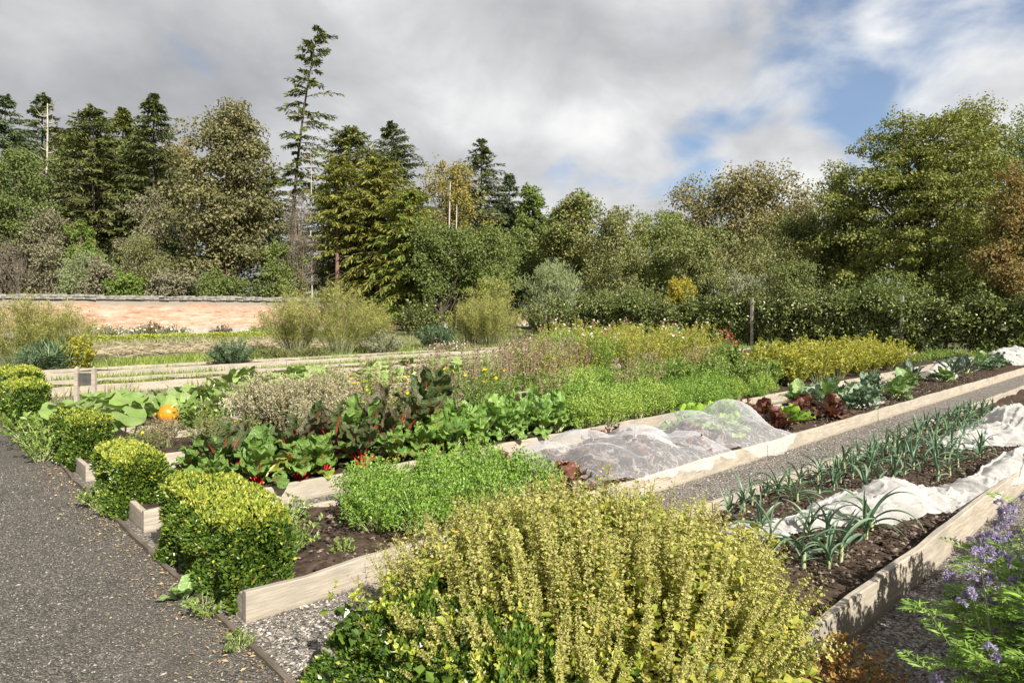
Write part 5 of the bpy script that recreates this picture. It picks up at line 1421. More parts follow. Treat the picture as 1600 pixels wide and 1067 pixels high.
GR = 'bright green parsley carpet right of the spinach'
cnt = {}
for (v, ua, ub, st, rn) in ((5.98, 6.9, 12.2, .42, 'front'), (6.4, 7.0, 12.0, .42, 'second'), (6.85, 7.2, 12.0, .45, 'third'), (8.1, 8.6, 12.6, .45, 'fourth'), (8.6, 8.7, 13.2, .5, 'fifth'), (9.05, 9.3, 13.4, .6, 'sixth')):
    u = ua; i = 0
    while u < ub:
        plant('parsley_plant', f'bright green parsley, {ordn(i)} from the spinach in the {rn} row of the carpet', 'herb', GR, G(u, v + random.uniform(-.08, .08), gz - .02), PARS if random.random() < .35 else PARSY, i + int(v * 10), random.uniform(.72, 1.32)); u += st * random.uniform(.85, 1.15); i += 1

# dark greens, yellow bush row and low greens further along the chard bed
MID = []; YEL = []; LOW = []; LEAFY = []
for k in range(3):
    MID.append(herb_buf(.55, .36, .08, 46, 16, .065, .032, .15, .5, .2, .004, seed=520 + k)[0].mesh('leafy_plant', [M['fennel_stem'], M['mid']]))
    YEL.append(herb_buf(.85, .48, .10, 60, 26, .060, .034, .18, .55, .2, .004, seed=530 + k)[0].mesh('yellowing_plant', [M['fennel_stem'], M['yellowish']]))
    LOW.append(herb_buf(.24, .34, .12, 36, 12, .06, .035, .1, .5, .2, .003, seed=540 + k)[0].mesh('low_plant', [M['fennel_stem'], M['mid']]))
    LEAFY.append(herb_buf(.6, .4, .08, 34, 14, .10, .055, .12, .5, .2, .005, seed=545 + k, oval=True)[0].mesh('broad_leaved_plant', [M['fennel_stem'], M['bright']]))
for i, u in enumerate(np.arange(12.4, 14.2, .42)): plant('beetroot_plant', f'dark leafy beet, {ordn(i)} from the parsley carpet', 'vegetable', 'dark leafy beets beyond the parsley', G(u, 6.4 + .25 * (i % 2), gz), [MID[i % 3]], i, 1.15)
for i, u in enumerate(np.arange(13.9, 20.6, .55)): plant('bean_bush', f'yellowing leafy bean bush, {ordn(i)} along the bright yellow block', 'vegetable', 'yellowing bean bushes below the hedge', G(u, 6.15 + .55 * (i % 2), gz), YEL, i, random.uniform(.95, 1.2))
for i, u in enumerate(np.arange(14.2, 20.8, .7)): plant('bean_bush', f'yellowing bean bush, {ordn(i)} along the back of the yellow block', 'vegetable', 'yellowing bean bushes below the hedge', G(u, 7.0, gz), YEL, i + 1, random.uniform(.95, 1.2))
for i, u in enumerate(np.arange(20.9, 27.5, .6)): plant('low_seedling_row', f'low green seedling clump, {ordn(i)} beyond the yellow bean bushes', 'vegetable', 'low green seedlings under the hedge', G(u, 6.4 + .4 * (i % 2), gz), LOW, i, random.uniform(.8, 1.2))
for i, u in enumerate(np.arange(10.4, 13.8, .5)): plant('leafy_plant', f'leafy green plant, {ordn(i)} behind the green lettuces', 'vegetable', 'leafy plants between parsley and bean bushes', G(u + .8, 7.0 + .5 * (i % 3), gz), MID, i, random.uniform(1.0, 1.3))

# bed of dried flowers and marigolds
SEED = []; DRYB = []; MARI = []; STALK = []; COS = []; DRYL = []
for k in range(3):
    bf, tp, r = herb_buf(.80, .50, .10, 95, 26, .030, .017, .3, .7, .2, .003, seed=550 + k, cluster=2, cspread=.02)
    bf.M = [k if k != 1 or r.random() < .5 else 1 for k in bf.M]; g2, _, _ = herb_buf(.62, .48, .10, 50, 16, .055, .028, .15, .6, .2, .003, seed=553 + k); g2.M = [m + 2 for m in g2.M]; bf.join(g2)
    SEED.append(bf.mesh('seed_head_plant', [M['straw'], M['dry_pale'], M['straw'], M['lavender']]))
    bf, tp, r = herb_buf(.48, .36, .10, 60, 22, .034, .02, .25, .7, .2, .003, seed=556 + k); fb = Buf()
    petals(fb, tp[::16], .024, 0, r)
    DRYB.append({'foliage': bf.mesh('foliage', [M['fennel_stem'], M['dry'] if k == 1 else M['olive']]), 'blossom': fb.mesh('blossom', M['yellow_petal'])})
    bf, tp, r = herb_buf(.60, .38, .10, 60, 20, .045, .018, .2, .6, .2, .003, seed=560 + k); fb = Buf()
    petals(fb, tp[::6] + [0, 0, .015], .030, 0, r, 8)
    MARI.append({'foliage': bf.mesh('foliage', [M['fennel_stem'], M['mid'] if k else M['lavender']]), 'blossom': fb.mesh('blossom', M['yellow_petal'])})
    bf, tp, r = herb_buf(1.0, .24, .14, 11, 34, .045, .022, .2, .8, -.3, .004, seed=570 + k, flat_top=.15)
    g2, _, _ = herb_buf(.50, .40, .10, 26, 14, .07, .035, .15, .6, .2, .003, seed=575 + k); g2.M = [m + 2 for m in g2.M]; bf.join(g2)
    STALK.append(bf.mesh('dry_stalk_plant', [M['straw'], M['dry_brown'], M['fennel_stem'], M['mid']]))
    bf, tp, r = herb_buf(1.20, .52, .14, 64, 30, .070, .020, .15, .7, .2, .0035, seed=580 + k, flat_top=.25); fb = Buf()
    petals(fb, tp[::5] + [0, 0, .02], .030, 0, r, 7); petals(fb, tp[1::16] + [0, 0, .02], .028, 1, r, 7)
    COS.append({'foliage': bf.mesh('foliage', [M['fennel_stem'], M['yellowish'] if k else M['parsley_y']]), 'blossom': fb.mesh('blossom', [M['white_petal'], M['pink_petal']])})
    bf, tp, r = herb_buf(.95, .42, .14, 30, 26, .045, .022, .2, .8, .0, .003, seed=590 + k, flat_top=.2); 
    g2, _, _ = herb_buf(.85, .44, .12, 30, 18, .06, .026, .2, .7, .2, .003, seed=595 + k); g2.M = [m + 2 for m in g2.M]; bf.join(g2)
    DRYL.append(bf.mesh('dying_plant', [M['straw'], M['dry_brown'], M['fennel_stem'], M['parsley_y'] if k else M['yellowish']]))
for i, (u, v) in enumerate([(2.0, 8.15), (2.35, 8.5), (2.7, 8.15), (2.95, 8.6), (2.4, 9.0), (3.2, 8.2)]):
    plant('faded_flower_clump', f'low brown green faded flower clump, {ordn(i)} from the middle box bush', 'flower plant', 'faded flowers in front of the pumpkin', G(u, v, gz), DRYB, i, random.uniform(.68, .85))
for i, (u, v) in enumerate([(3.65, 8.9), (3.85, 8.55), (4.2, 8.75), (4.35, 8.3)]):
    plant('seed_head_plant', f'pale beige dried seed head bush, {ordn(i)} from the pumpkin side', 'dried plant', 'pale dried seed heads right of the pumpkin', G(u, v, gz), SEED, i, random.uniform(.95, 1.15))
for i, (u, v) in enumerate([(4.3, 7.95), (4.75, 8.2), (5.1, 8.6), (5.4, 8.15), (5.7, 8.6), (6.1, 8.2), (5.0, 9.0), (6.5, 8.5), (7.0, 8.2), (6.9, 8.8), (7.5, 8.45)]):
    plant('marigold_plant', f'marigold with yellow flowers, {ordn(i)} from the pale seed heads', 'flower plant', 'marigolds behind the chard', G(u, v, gz), MARI, i, random.uniform(.95, 1.2))
st = [(5.9, 9.1), (6.3, 9.0), (6.7, 9.15), (7.0, 9.4), (7.5, 9.1), (7.8, 9.3), (8.2, 9.05), (8.6, 9.3), (7.3, 10.1), (8.4, 10.15), (9.2, 9.3), (9.0, 10.2), (7.9, 8.7), (6.0, 10.1)]
for i, (u, v) in enumerate(sorted(st)): plant('dry_stalk_plant', f'tall dead brown flower stalks, {ordn(i)} from the marigolds', 'dried plant', 'brown dead stalks before the squash', G(u, v, gz), STALK, i, random.uniform(.9, 1.15))
dl = [(9.6, 9.6), (10.0, 10.3), (10.5, 9.7), (10.9, 10.4), (11.3, 9.8), (11.6, 10.6), (12.0, 11.4), (10.4, 11.3), (11.2, 11.9), (12.6, 12.4)]
for i, (u, v) in enumerate(sorted(dl)): plant('dying_plant', f'withered pinkish brown plant, {ordn(i)} from the dead stalks', 'dried plant', 'withered plants left of the cosmos', G(u, v, gz), DRYL, i, random.uniform(.95, 1.2))
cs = [(11.8, 9.6), (12.3, 10.2), (12.6, 9.3), (13.0, 10.8), (13.2, 9.9), (13.6, 9.2), (13.9, 10.5), (14.3, 9.7), (14.7, 10.9), (15.0, 9.3), (15.4, 10.2), (15.8, 9.5), (13.4, 12.3), (14.4, 12.6), (15.6, 12.4), (16.6, 12.8), (12.9, 11.6), (16.3, 10.6), (17.2, 11.4),
      (15.0, 14.2), (16.6, 14.6), (18.0, 13.6), (14.0, 13.6)]
for i, (u, v) in enumerate(sorted(cs)): plant('cosmos_plant', f'flowering cosmos with white and pink heads, {ordn(i)} across the flower patch', 'flower plant', 'cosmos in front of the espalier hedge', G(u, v, gz), COS, i, random.uniform(.9, 1.15))
for i, (u, v) in enumerate([(16.6, 9.2), (17.3, 9.8), (17.0, 8.4), (18.0, 9.0), (18.8, 8.5), (19.5, 9.3)]): plant('leafy_plant', f'dark leafy plant, {ordn(i)} between cosmos and bean bushes', 'vegetable', 'dark leafy plants by the cosmos', G(u, v, gz), LEAFY, i, random.uniform(1.0, 1.3))
fb = Buf(); r = np.random.default_rng(5); hb, tp, _ = herb_buf(.9, .3, .1, 30, 14, .05, .02, .2, .6, .2, seed=600); petals(fb, tp, .04, 0, r, 7)
plant('red_dahlia', 'small dahlia with red flowers at the right end of the net hump', 'flower plant', None, spot(1135, 560), [{'foliage': hb.mesh('foliage', [M['fennel_stem'], M['mid']]), 'blossom': fb.mesh('blossom', M['red_petal'])}], 0, 1.25)


WILD = 'self sown plants growing through the rows'
wk = [(STALK, 'dead flower stalk plant'), (LOW, 'small leafy weed'), (DRYL, 'half withered plant'), (MID, 'leafy self sown plant'), (SEED, 'dry seed head plant')]
wl = [(5.2, 7.75, 1, 'behind the spinach row'), (5.9, 7.6, 0, 'poking up behind the spinach'), (6.6, 7.65, 3, 'behind the right end of the spinach'), (7.4, 7.6, 1, 'at the back of the parsley'), (8.2, 7.7, 2, 'behind the left half of the parsley'), (9.0, 7.7, 3, 'rising from the parsley carpet'),
      (9.9, 7.6, 0, 'standing in the parsley carpet'), (10.8, 7.7, 2, 'at the right end of the parsley'), (11.6, 8.0, 3, 'between parsley and cosmos'), (3.2, 7.5, 1, 'behind the dark chard'), (4.0, 7.55, 4, 'behind the tallest red chard'), (4.7, 7.5, 2, 'behind the chard at its right end'),
      (3.1, 9.6, 3, 'below the faded squash'), (4.4, 9.7, 1, 'behind the seed heads'), (5.2, 9.8, 2, 'at the right of the seed heads'), (5.7, 10.0, 3, 'between seed heads and marigolds'), (12.2, 8.7, 3, 'in front of the cosmos'), (13.0, 8.6, 1, 'in front of the pink cosmos'), (13.9, 8.5, 2, 'below the white cosmos heads'), (14.9, 8.4, 3, 'left of the dark leafy plants')]
for i, (u, v, k, l) in enumerate(wl): plant('self_sown_plant', wk[k][1] + ' ' + l, 'plant', WILD, G(u, v, .02), wk[k][0], i, random.uniform(.75, 1.1))


# ---- fennel, shrubs and rows further back
def fennel_mesh(seed):
    bf, tp, r = herb_buf(2.35, 1.30, .34, 80, 44, .17, .012, .24, .8, .3, .010, seed=seed, cluster=3, cspread=.07, flat_top=.42)
    n = 130; k = r.integers(0, len(tp), n); P = tp[k] + r.normal(0, .10, (n, 3))
    for j in range(4): rhombs(bf, P, nrm(np.c_[r.normal(size=(n, 2)), r.uniform(0, .3, n)]), nrm(np.c_[r.normal(0, .2, (n, 2)), np.ones(n)]), .11, .05, 2)
    return bf.mesh('fennel', [M['fennel_stem'], M['fennel'], M['balm']])
FEN = [fennel_mesh(620 + k) for k in range(3)]
for i, (px, py, s, l) in enumerate([(34, 580, .92, 'tall bronze green fennel at the left end of the grey boards'), (92, 577, .88, 'tall fennel beside the small yellow shrub, against the brick wall'),
                                    (462, 556, 1.12, 'tall fennel with dark stems at the right end of the brick wall'), (530, 557, 1.16, 'widest yellow green fennel in front of the larch trunks'), (576, 552, .9, 'fennel on the right side of the widest one'),
                                    (765, 545, 1.12, 'fennel with many pale stems between two dark bushes'), (735, 543, .95, 'shorter fennel touching the dark bush on its left')]):
    plant('fennel', l, 'fennel', 'tall fennel clumps of the garden', spot(px, py), FEN, i, s)


def small_shrub(name, label, px, py, topy, hw, leafm, L, W, n=60, npl=40, seed=0, cat='shrub', flat_top=.5, oval=False, up=.3, group=None, flowers=None):
    p = spot(px, py); H = high(topy, p.y); R = hw / FPX * p.y
    bf, tp, r = herb_buf(H, R, R * .35, n, npl, L, W, .1, .6, up, .006, seed=seed, flat_top=flat_top, oval=oval)
    me = bf.mesh('foliage', [M['twig'], M[leafm]])
    if flowers:
        fb = Buf(); petals(fb, tp[::2], flowers[1], 0, r, 6)
        return plant(name, label, cat, group, p, [{'foliage': me, 'blossom': fb.mesh('blossom', M[flowers[0]])}], 0)
    me.name = name
    return tag(link(name, me, None, p), label, cat, group)


small_shrub('golden_shrub', 'small yellow green shrub in front of the left fennel', 124, 582, 520, 26, 'yellowish', .09, .06, 50, 40, 1)
small_shrub('grassy_clump', 'dark arching strap leaved clump at the foot of the left fennel', 75, 584, 535, 45, 'rosemary', .35, .03, 70, 16, 2)
small_shrub('rosemary_bush', 'dark green rosemary bush behind the grey boards', 362, 574, 528, 40, 'rosemary', .09, .025, 110, 46, 3)
small_shrub('lavender_bush', 'grey green lavender mound right of the widest fennel', 598, 556, 517, 38, 'lavender', .10, .025, 110, 46, 4)
small_shrub('rosemary_bush', 'upright green rosemary between lavender and right fennel', 682, 549, 505, 36, 'rosemary', .12, .03, 110, 46, 5, flat_top=.3)
small_shrub('blackcurrant_bush', 'dark rounded currant bush left of the right hand fennel', 655, 528, 458, 46, 'apple', .14, .10, 70, 44, 6, oval=True)
small_shrub('blackcurrant_bush', 'dark broad currant bush right of the right hand fennel', 858, 531, 458, 52, 'apple', .14, .10, 80, 44, 7, oval=True)
for i, (px, py, ty, hw, l) in enumerate([(428, 562, 543, 40, 'low olive thyme mound left of the tall fennels'), (485, 562, 541, 40, 'low olive thyme mound under the widest fennel'), (405, 556, 540, 30, 'smaller thyme mound beside the rosemary')]):
    small_shrub('thyme_mound', l, px, py, ty, hw, 'olive', .06, .03, 110, 40, 10 + i, cat='herb', group='low thyme mounds')
for i, (px, l) in enumerate([(170, 'left'), (222, 'middle'), (272, 'right')]):
    small_shrub('aster_clump', f'white flowering aster at the foot of the brick wall, {l} one of three', px, 528, 507, 30, 'olive', .10, .04, 70, 26, 20 + i, cat='flower plant', group='white asters along the brick wall', flowers=('white_petal', .07))
for i, (px, py, ty, hw, l, fl) in enumerate([(880, 541, 524, 46, 'white flowering low plant before the dark currant bush', 'white_petal'), (835, 543, 530, 40, 'low white flowered mat left of the cosmos', 'white_petal'), (700, 553, 532, 36, 'pinkish low flowers under the green rosemary', 'white_petal')]):
    small_shrub('low_flowers', l, px, py, ty, hw, 'dry', .06, .025, 80, 20, 30 + i, cat='flower plant', group='low flowers along the far board', flowers=(fl, .035))
for i, (px, py, ty, hw, lm, l) in enumerate([(430, 522, 503, 26, 'darkleaf', 'dark plant at the foot of the brick wall beside the tall fennel'), (345, 526, 508, 22, 'greytwig', 'bare twiggy plant against the middle of the brick wall'), (238, 527, 500, 16, 'dry_brown', 'thin brown seed stems against the brick wall'),
                                              (410, 528, 507, 30, 'mid', 'green plant in the shade at the end of the low hedge'), (600, 525, 500, 30, 'dry', 'faded plant in front of the rusty shrub')]):
    small_shrub('border_plant', l, px, py, ty, hw, lm, .12, .05, 60, 24, 40 + i, cat='plant', group='border plants below the brick wall')

# low clipped hedge in front of the wall border
hb = Buf(); n = 9000
uu = U(6, 25, n); top = R8.random(n) < .5
P = np.stack([uu, np.where(top, U(39.2, 39.9, n), 39.2 + U(-.03, .03, n)), np.where(top, .38 + .03 * vnoise(uu, uu * 0, 3, 3, 2), U(.02, .38, n))], 1)
rhombs(hb, P, rdir(n), nrm(R8.normal(0, .5, (n, 3)) + [0, -.3, .8]), .10, .07)
tag(link('low_hedge', hb.mesh('low_hedge', M['box_new']), None, (0, 0, 0), ROT), 'low clipped green hedge running in front of the brick wall', 'hedge')

# straw covered bed, grass strips, weeds
n = 2600
P = uvpts(U(5, 15, n), U(26.5, 33, n), U(.02, .28, n)); sb = Buf()
rhombs(sb, P, nrm(np.c_[R8.normal(size=(n, 2)), U(-.15, .3, n)]), rdir(n), U(.25, .8, n), U(.02, .05, n)); tag(link('straw', sb.mesh('straw', M['straw'])), 'dry straw and dead stems lying on the bed before the brick wall', 'straw', kind='stuff')


def grass(label, u0, u1, v0, v1, n, h, seed, w=.012, mats=('grass',)):
    P = uvpts(U(u0, u1, n), U(v0, v1, n), .0); gb = Buf()
    keep = vnoise(P[:, 0], P[:, 1], seed, 3, .9) > U(-.9, .25, n)
    P = P[keep]; n = len(P); P[:, 2] += .02
    hh = h * U(.4, 1.3, n) * (1 + .5 * vnoise(P[:, 0], P[:, 1], seed + 9, 2, .5))
    D = nrm(np.c_[R8.normal(0, .42, (n, 2)), np.ones(n)]); N = nrm(np.c_[R8.normal(size=(n, 2)), U(0, .3, n)])
    m = R8.integers(0, len(mats), n)
    for j in range(len(mats)):
        s = m == j; rhombs(gb, P[s], D[s], N[s], hh[s], w, j, .1, .3)
    tag(link('grass', gb.mesh('grass', [M[k] for k in mats])), label, 'grass', kind='stuff')
grass('bright grass strip behind the third grey board', 2.6, 20, 21.3, 25.5, 14000, .20, 1, .03)
grass('weedy grass between the first two grey boards', 2.3, 20, 17.8, 19.4, 9000, .16, 2, .025, ('grass', 'mid'))
grass('grassy weeds inside the bed of the grey boards', 2.3, 22, 16.15, 17.45, 8000, .17, 3, .025)
grass('grass between the wooden sign and the grey boards', 2.2, 20, 13.6, 15.9, 9000, .17, 4, .025, ('grass', 'dry', 'mid'))
grass('short grass under the espalier hedge', 26.5, 30.6, 5, 32, 12000, .16, 5, .03)
grass('grass tufts in the far bed', 3, 24, 19.75, 20.9, 6000, .18, 6, .025)
grass('rough green growth between the far beds and the wall', 3, 34, 33, 38.8, 14000, .28, 7, .05, ('mid', 'dry', 'lavender'))
grass('weedy ground between fennel clumps', 15, 30, 21.5, 34, 15000, .25, 8, .04, ('mid', 'dry', 'olive', 'lavender'))

# weeds beside the path and in the near bed
WEED = []
for k in range(3): WEED.append(herb_buf(.22, .2, .05, 22, 12, .035, .02, .1, .5, .2, .002, seed=640 + k)[0].mesh('weed', [M['pale_stalk'], M['mid']]))
wd = [(1.4, 9.6, 1.6, 'weeds spilling over the path edge before the squash leaves'), (1.32, 10.1, 1.7, 'weeds at the path edge under the rounded box bush'), (1.5, 10.4, 1.6, 'weeds against the squash board end'), (1.25, 9.3, 1.1, 'low weeds creeping on the dark path'), (1.3, 10.8, 1.5, 'weeds in front of the rounded box bush'),
      (1.33, 6.75, .8, 'yellowish weed tuft below the second box bush'), (1.33, 6.45, .5, 'low weed at the path edge by the second box bush'), (1.3, 3.95, .5, 'tiny weed on the edging by the nearest box bush'), (1.30, 3.45, .4, 'tiny weed sprouting from the timber edging'),
      (1.95, 4.7, .9, 'green seedling weeds on bare soil beside the nearest box bush'), (2.05, 4.35, .8, 'weed seedlings in the middle of the bare soil'), (1.9, 4.2, .6, 'small weed near the box bush on bare soil'), (2.2, 4.0, .45, 'tiny weed near the front board on bare soil'), (2.2, 4.85, .8, 'weed clump at the back of the bare soil')]
for i, (u, v, s, l) in enumerate(wd): plant('weed', l, 'weed', 'weeds along the path and on bare soil', G(u, v, .01 if u < 1.6 else .12), WEED, i, s * 1.3)
# mullein like grey leaves at the foot of the nearest box bush
HOLLY = []
for k in range(3):
    b, p = ribbon_leaf(.17, .12, sin_prof(.6, .8), [1.2, .8, .4][k], [.5, 0, -.3][k], 6, 4, .15, .01, 2, .003, 90 + k, .12); HOLLY.append((two_part(b, p, .004, .002, [M['kale_green'], M['pale_stalk']], 'leaf'), None))
leafy('hollyhock_seedling', 'grey green hollyhock rosette leaning out under the nearest box bush', 'plant', 'round leaved hollyhock seedlings', G(1.30, 4.30, .0), HOLLY, 9, .9, 700, .02)
leafy('hollyhock_seedling', 'round leaved hollyhock at the near left foot of the dark box bush', 'plant', 'round leaved hollyhock seedlings', G(1.38, 2.62, .0), HOLLY, 7, .85, 701, .02)
leafy('hollyhock_seedling', 'round leaved hollyhock growing through the top right of the lemon balm', 'plant', 'round leaved hollyhock seedlings', G(3.35, 2.45, .45), HOLLY, 10, 1.05, 702, .03)
leafy('hollyhock_seedling', 'round leaved hollyhock at the right foot of the lemon balm', 'plant', 'round leaved hollyhock seedlings', G(3.22, 1.52, .14), HOLLY, 11, 1.1, 703, .03)
leafy('hollyhock_seedling', 'hollyhock leaves poking from the front of the lemon balm', 'plant', 'round leaved hollyhock seedlings', G(2.25, 1.35, .25), HOLLY, 8, .9, 704, .03)
VINE = herb_buf(.34, .34, .06, 30, 12, .045, .036, .1, .5, .2, .003, seed=650, oval=True)[0].mesh('bindweed', [M['pale_stalk'], M['yellowish']])
plant('bindweed', 'yellow green bindweed on the soil between lemon balm and leeks', 'weed', None, G(3.72, 1.95, .12), [VINE], 0, 1.0)
RUST = herb_buf(.30, .42, .12, 70, 20, .030, .022, .1, .6, .1, .002, seed=651)[0].mesh('withered_geranium', [M['twig'], M['rust']])
plant('withered_geranium', 'rust brown withered geranium at the corner board below the lemon balm', 'dried plant', None, G(3.18, 1.24, .0), [RUST], 0, .8)


# ------------------------------------------------------------------ purple phacelia in the right corner
PHM = {}
def phacelia(label, u, v, s, seed):
    r = np.random.default_rng(670 + seed % 4)
    t = thing('phacelia_plant', label, 'flower plant', G(u, v, .02), seed * 1.9, 'purple phacelia in the near right corner', s)
    n = 20; a = r.uniform(0, 6.28, n); q = np.sqrt(r.random(n))
    B = np.stack([np.cos(a) * .05, np.sin(a) * .05, 0 * a], 1); hh = .86 * (1 - .45 * q ** 2) * r.uniform(.8, 1.05, n)
    Tp = np.stack([np.cos(a) * .46 * q, np.sin(a) * .46 * q, hh], 1); Mm = B * .5 + Tp * .5; Mm[:, 2] = hh * .6
    bf = Buf(); stalks(bf, B, Mm, Tp, .005, 0, 5, .5)
    m = n * 13; si = np.repeat(np.arange(n), 13); tt = r.uniform(.12, .97, m)
    P = bez(B[si], Mm[si], Tp[si], tt); az = r.uniform(0, 6.28, m)
    D = nrm(np.stack([np.cos(az), np.sin(az), r.uniform(-.2, .7, m)], 1)); LL = .19 * r.uniform(.6, 1.2, m)
    E = P + D * LL[:, None]; Mid = (P + E) / 2 + np.array([0, 0, .025]); E[:, 2] -= .02
    stalks(bf, P, Mid, E, .0014, 0, 3, .5)
    for j in range(8):                                     # pinnate leaflets, each cut again
        ts = np.full(m, .22 + .76 * j / 7); c = bez(P, Mid, E, ts); td = nrm(bezd(P, Mid, E, ts)); sd = nrm(np.cross(td, np.array([[0, 0, 1.0]])))
        w = (.056 * np.sin(PI * (.2 + .75 * j / 7)) + .010)
        for sg in (-1, 1):
            d = nrm(sd * sg + td * .65 + r.normal(0, .12, (m, 3)))
            rhombs(bf, c, d, nrm(np.array([0, 0, 1.0]) + r.normal(0, .3, (m, 3))), w * r.uniform(.8, 1.2, m), .011, 1, .1)
            for e in (-1, 1):
                c2 = c + d * w * .45; d2 = nrm(d * .7 + np.cross(d, np.array([[0, 0, 1.0]])) * e * .8)
                rhombs(bf, c2, d2, nrm(np.array([0, 0, 1.0]) + r.normal(0, .3, (m, 3))), w * .5, .007, 1, .1)
    if seed % 4 not in PHM: PHM[seed % 4] = bf.mesh('foliage', [M['fennel_stem'], M['phacelia']])
    link('foliage', PHM[seed % 4], t)
    for i in range(n):
        for j in range(r.integers(2, 6) if i < 15 else 0):
            off = r.normal(0, .032, 3) * (j > 0)
            link('flower_head', FH[r.integers(len(FH))], t, tuple(Tp[i] + off), rot=(r.normal(0, .5), r.normal(0, .5), r.uniform(0, 6.28)), scale=r.uniform(.65, 1.05))
FH = []
for k in range(4):
    r = np.random.default_rng(660 + k); bf = Buf()
    th = np.linspace(0, 4.2, 12); rad = .010 + .011 * th / 4.2
    cur = np.stack([rad * np.cos(th), r.normal(0, .002, 12), rad * np.sin(th) + .012], 1)      # the coiled flower spray
    tube(bf, cur, .0022, 4, 1)
    for rep in range(9):
        c = cur + r.normal(0, .0035, cur.shape); d = nrm(c - np.array([0, 0, .012]) + r.normal(0, .010, c.shape)); rhombs(bf, c, d, rdir(12), r.uniform(.010, .017, 12), r.uniform(.007, .011, 12), 0)
    c = np.repeat(cur, 2, 0); d = nrm(c - np.array([0, 0, .012]) + r.normal(0, .008, c.shape)); rhombs(bf, c, d, rdir(24), .026, .0014, 0)
    FH.append(bf.mesh('flower_head', [M['lilac'], M['phacelia']]))
ph = [(3.18, .54, .90, 'phacelia leaning furthest out over the gravel in the corner'), (3.62, .46, .95, 'phacelia second along the gravel walkway'), (4.10, .46, 1.02, 'phacelia with the thickest lilac flower clusters by the lit board'), (4.75, .36, .92, 'phacelia beyond the thick flower clusters'),
      (3.42, -.02, 1.2, 'tall phacelia behind the one leaning over the gravel'), (3.95, .02, 1.3, 'tall phacelia at the picture edge'), (5.5, .25, .9, 'phacelia whose shade falls on the lit board'), (3.05, .10, .95, 'lowest phacelia at the bottom corner'), (6.4, .20, .9, 'farthest phacelia, shading the far part of the lit board'), (3.62, .20, 1.05, 'phacelia squeezed between the front and the back ones'), (4.4, .0, 1.2, 'tall phacelia in the second rank beyond the picture edge one')]
for i, (u, v, s, l) in enumerate(ph): phacelia(l, u, v, s, 670 + i)


# ------------------------------------------------------------------ fleece and nets
def drape(name, label, cat, path, half, hgt, mat, ns=90, nw=34, z0=.145, seed=0, wr=.022, bumps=(), group=None, edge=None, pw=1.7, wob_a=.18):
    """sheet along a garden path of (u, v): half widths and crown heights per point"""
    path = np.array(path, float); k = np.linspace(0, 1, len(path)); s = np.linspace(0, 1, ns)
    c = np.stack([np.interp(s, k, path[:, 0]), np.interp(s, k, path[:, 1])], 1)
    for _ in range(6): c[1:-1] = (c[:-2] + 2 * c[1:-1] + c[2:]) / 4
    d = np.gradient(c, axis=0); d /= np.linalg.norm(d, axis=1, keepdims=True); nv = np.stack([-d[:, 1], d[:, 0]], 1)
    hw = np.interp(s, k, half); hg = np.interp(s, k, hgt); w = np.linspace(-1, 1, nw)
    wob = 1 + wob_a * vnoise(s * 9, s * 0 + seed, seed, 3, 1.0)
    Uu = c[:, 0:1] + nv[:, 0:1] * hw[:, None] * wob[:, None] * w[None]; Vv = c[:, 1:2] + nv[:, 1:2] * hw[:, None] * wob[:, None] * w[None]
    Z = z0 + hg[:, None] * (1 - np.abs(w[None]) ** pw) * (.85 + .3 * vnoise(Uu, Vv, seed + 1, 2, 2.2))
    for (bu, bv, br, bh) in bumps: Z = np.maximum(Z, z0 + bh * np.exp(-(((Uu - bu) / br) ** 2 + ((Vv - bv) / br) ** 2) ** 1.4))
    ln = s[:, None] * np.linalg.norm(np.diff(c, axis=0), axis=1).sum() + 0 * w[None]; ac = hw[:, None] * w[None]
    wp = .25 * vnoise(Uu, Vv, seed + 4, 2, 1.6)
    f1 = np.abs(vnoise(ln * 1.1 + wp, ac * 5.5 + ln * .8 + wp * 3, seed + 2, 2, 1.5)); f2 = np.abs(vnoise(ln * 4.2 - ac * 1.2, ac * 2.0 + wp * 2, seed + 3, 2, 2.0))
    Z = Z + wr * ((1 - np.minimum(f1 * 3, 1)) * 1.1 + (1 - np.minimum(f2 * 3, 1)) * .7 - .35) * (1 - .5 * np.abs(w[None]) ** 6)
    if edge is not None: Z = edge(Uu, Vv, Z)
    bf = Buf(); sheet(bf, Uu, Vv, Z)
    return tag(link(name, bf.mesh(name, M[mat], True), None, (0, 0, 0), ROT), label, cat, group)


def over_board(u, v, z):
    f = np.clip((3.80 - v) / .08, 0, 1); zb = .20 + .01 * np.sin(u * 9)
    z = z * (1 - f) + np.maximum(zb, np.minimum(z, .24)) * f
    hang = np.clip((3.70 - v) / .05, 0, 1.6)
    return z - hang * .10
lb = [(5.0, 4.12, .46, .27), (5.35, 4.62, .46, .30), (5.75, 4.22, .46, .28), (6.2, 4.55, .42, .26), (4.75, 4.6, .40, .25), (6.55, 4.15, .34, .20), (5.5, 4.3, .7, .24)]
drape('insect_net', 'white see through net sagging over red lettuces, nearer hump', 'net', [(4.30, 4.35), (5.2, 4.38), (6.0, 4.36), (6.85, 4.3)], [.56, .72, .72, .62], [.10, .18, .18, .08], 'net', 130, 64, .178, 3, .009, lb, 'nets over the lettuce bed', over_board, 4.5, .03)
lb = [(7.0, 4.25, .44, .28), (7.35, 4.6, .44, .30), (7.9, 4.36, .44, .41), (7.6, 4.2, .44, .28), (7.3, 4.3, .6, .27)]
drape('insect_net', 'white see through net with the pale cabbage bulging beneath, farther hump', 'net', [(6.45, 4.35), (7.2, 4.32), (7.8, 4.28), (8.4, 4.2)], [.52, .72, .72, .52], [.08, .18, .20, .03], 'net', 130, 64, .178, 8, .009, lb, 'nets over the lettuce bed', over_board, 4.5, .03)
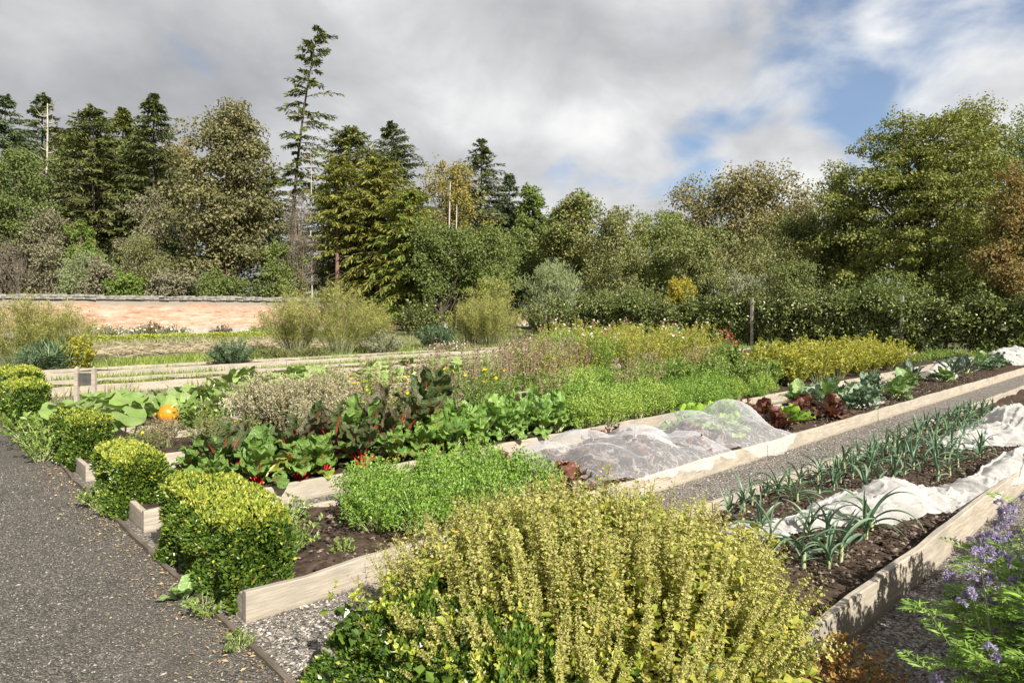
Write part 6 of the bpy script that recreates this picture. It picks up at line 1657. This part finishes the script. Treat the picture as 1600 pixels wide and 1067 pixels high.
drape('garden_fleece', 'long white fleece strip with a tent like mound between the leeks', 'fleece', [(4.25, 2.42), (4.6, 2.30), (5.1, 2.12), (5.6, 1.98), (6.0, 1.82), (6.5, 1.62), (7.2, 1.50), (8.2, 1.45), (9.2, 1.42)], [.10, .16, .20, .30, .36, .26, .20, .20, .2], [.05, .06, .06, .14, .12, .10, .10, .16, .12], 'fleece', 260, 70, .15, 5, .030,
      [(5.95, 1.84, .26, .21), (6.25, 1.70, .16, .12)], 'white fleeces on the leek bed')
drape('garden_fleece', 'crumpled white fleece heap at the right end of the leek bed', 'fleece', [(8.9, 2.25), (9.6, 2.05), (10.6, 1.8), (12.0, 1.75)], [.18, .34, .42, .4], [.08, .14, .26, .2], 'fleece', 180, 80, .15, 6, .045, [(10.5, 1.8, .4, .38)], 'white fleeces on the leek bed')
drape('garden_fleece', 'white fleece tuft between the red lettuces', 'fleece', [(9.3, 5.0), (9.8, 4.9), (10.6, 4.75)], [.12, .18, .12], [.08, .10, .06], 'fleece', 40, 20, .14, 7, .02, (), 'white fleeces on the kale bed')
drape('garden_fleece', 'white fleece patch lying behind the first grey kale', 'fleece', [(11.2, 4.3), (11.8, 4.2), (12.6, 4.1)], [.10, .16, .08], [.05, .08, .04], 'fleece', 40, 20, .14, 9, .02, (), 'white fleeces on the kale bed')
drape('garden_fleece', 'pale fleece over brassicas at the far end of the kale bed', 'fleece', [(23.5, 4.6), (25, 4.6), (27, 4.5)], [.5, .6, .5], [.4, .55, .4], 'fleece', 60, 30, .14, 11, .04, (), 'white fleeces on the kale bed')
drape('garden_fleece', 'white fleece bunched between the blackish kale plants', 'fleece', [(17.6, 4.7), (18.2, 4.6), (19.0, 4.65)], [.2, .3, .2], [.2, .4, .2], 'fleece', 40, 24, .14, 12, .03, (), 'white fleeces on the kale bed')
drape('grey_net', 'long grey net hump behind the cosmos flowers', 'net', [(17.0, 15.6), (19.5, 16.6), (22.5, 17.2)], [.6, 1.0, .7], [.6, .82, .55], 'net_grey', 70, 30, .05, 13, .05)


# ------------------------------------------------------------------ the wooden sign by the pumpkin bed
def sign():
    t = thing('bed_sign', 'small weathered wooden sign board on two pointed posts', 'sign', spot(147, 637), 0)
    rz = PI
    def post(y0):
        bb = Buf(); w = .032; h = .70
        V = [(-w, -w, -.05), (w, -w, -.05), (w, w, -.05), (-w, w, -.05), (-w, -w, h), (w, -w, h), (w, w, h), (-w, w, h), (0, 0, h + .05)]
        bb.add(V, [[0, 1, 5, 4], [1, 2, 6, 5], [2, 3, 7, 6], [3, 0, 4, 7]]); b0 = 0
        bb.F.append(np.array([[4, 5, 8], [5, 6, 8], [6, 7, 8], [7, 4, 8]])); bb.M.append(0)
        d = Vector((math.cos(rz), math.sin(rz), 0)) * y0
        link('post', bb.mesh('post', M['wood']), t, d, rz)
    post(0); post(.31)
    d = Vector((math.cos(rz), math.sin(rz), 0)) * .155
    link('board', board_mesh('board', .31 - .066, .22, .022, M['slate'], 4), t, (d.x, d.y, .40), rz)
sign()
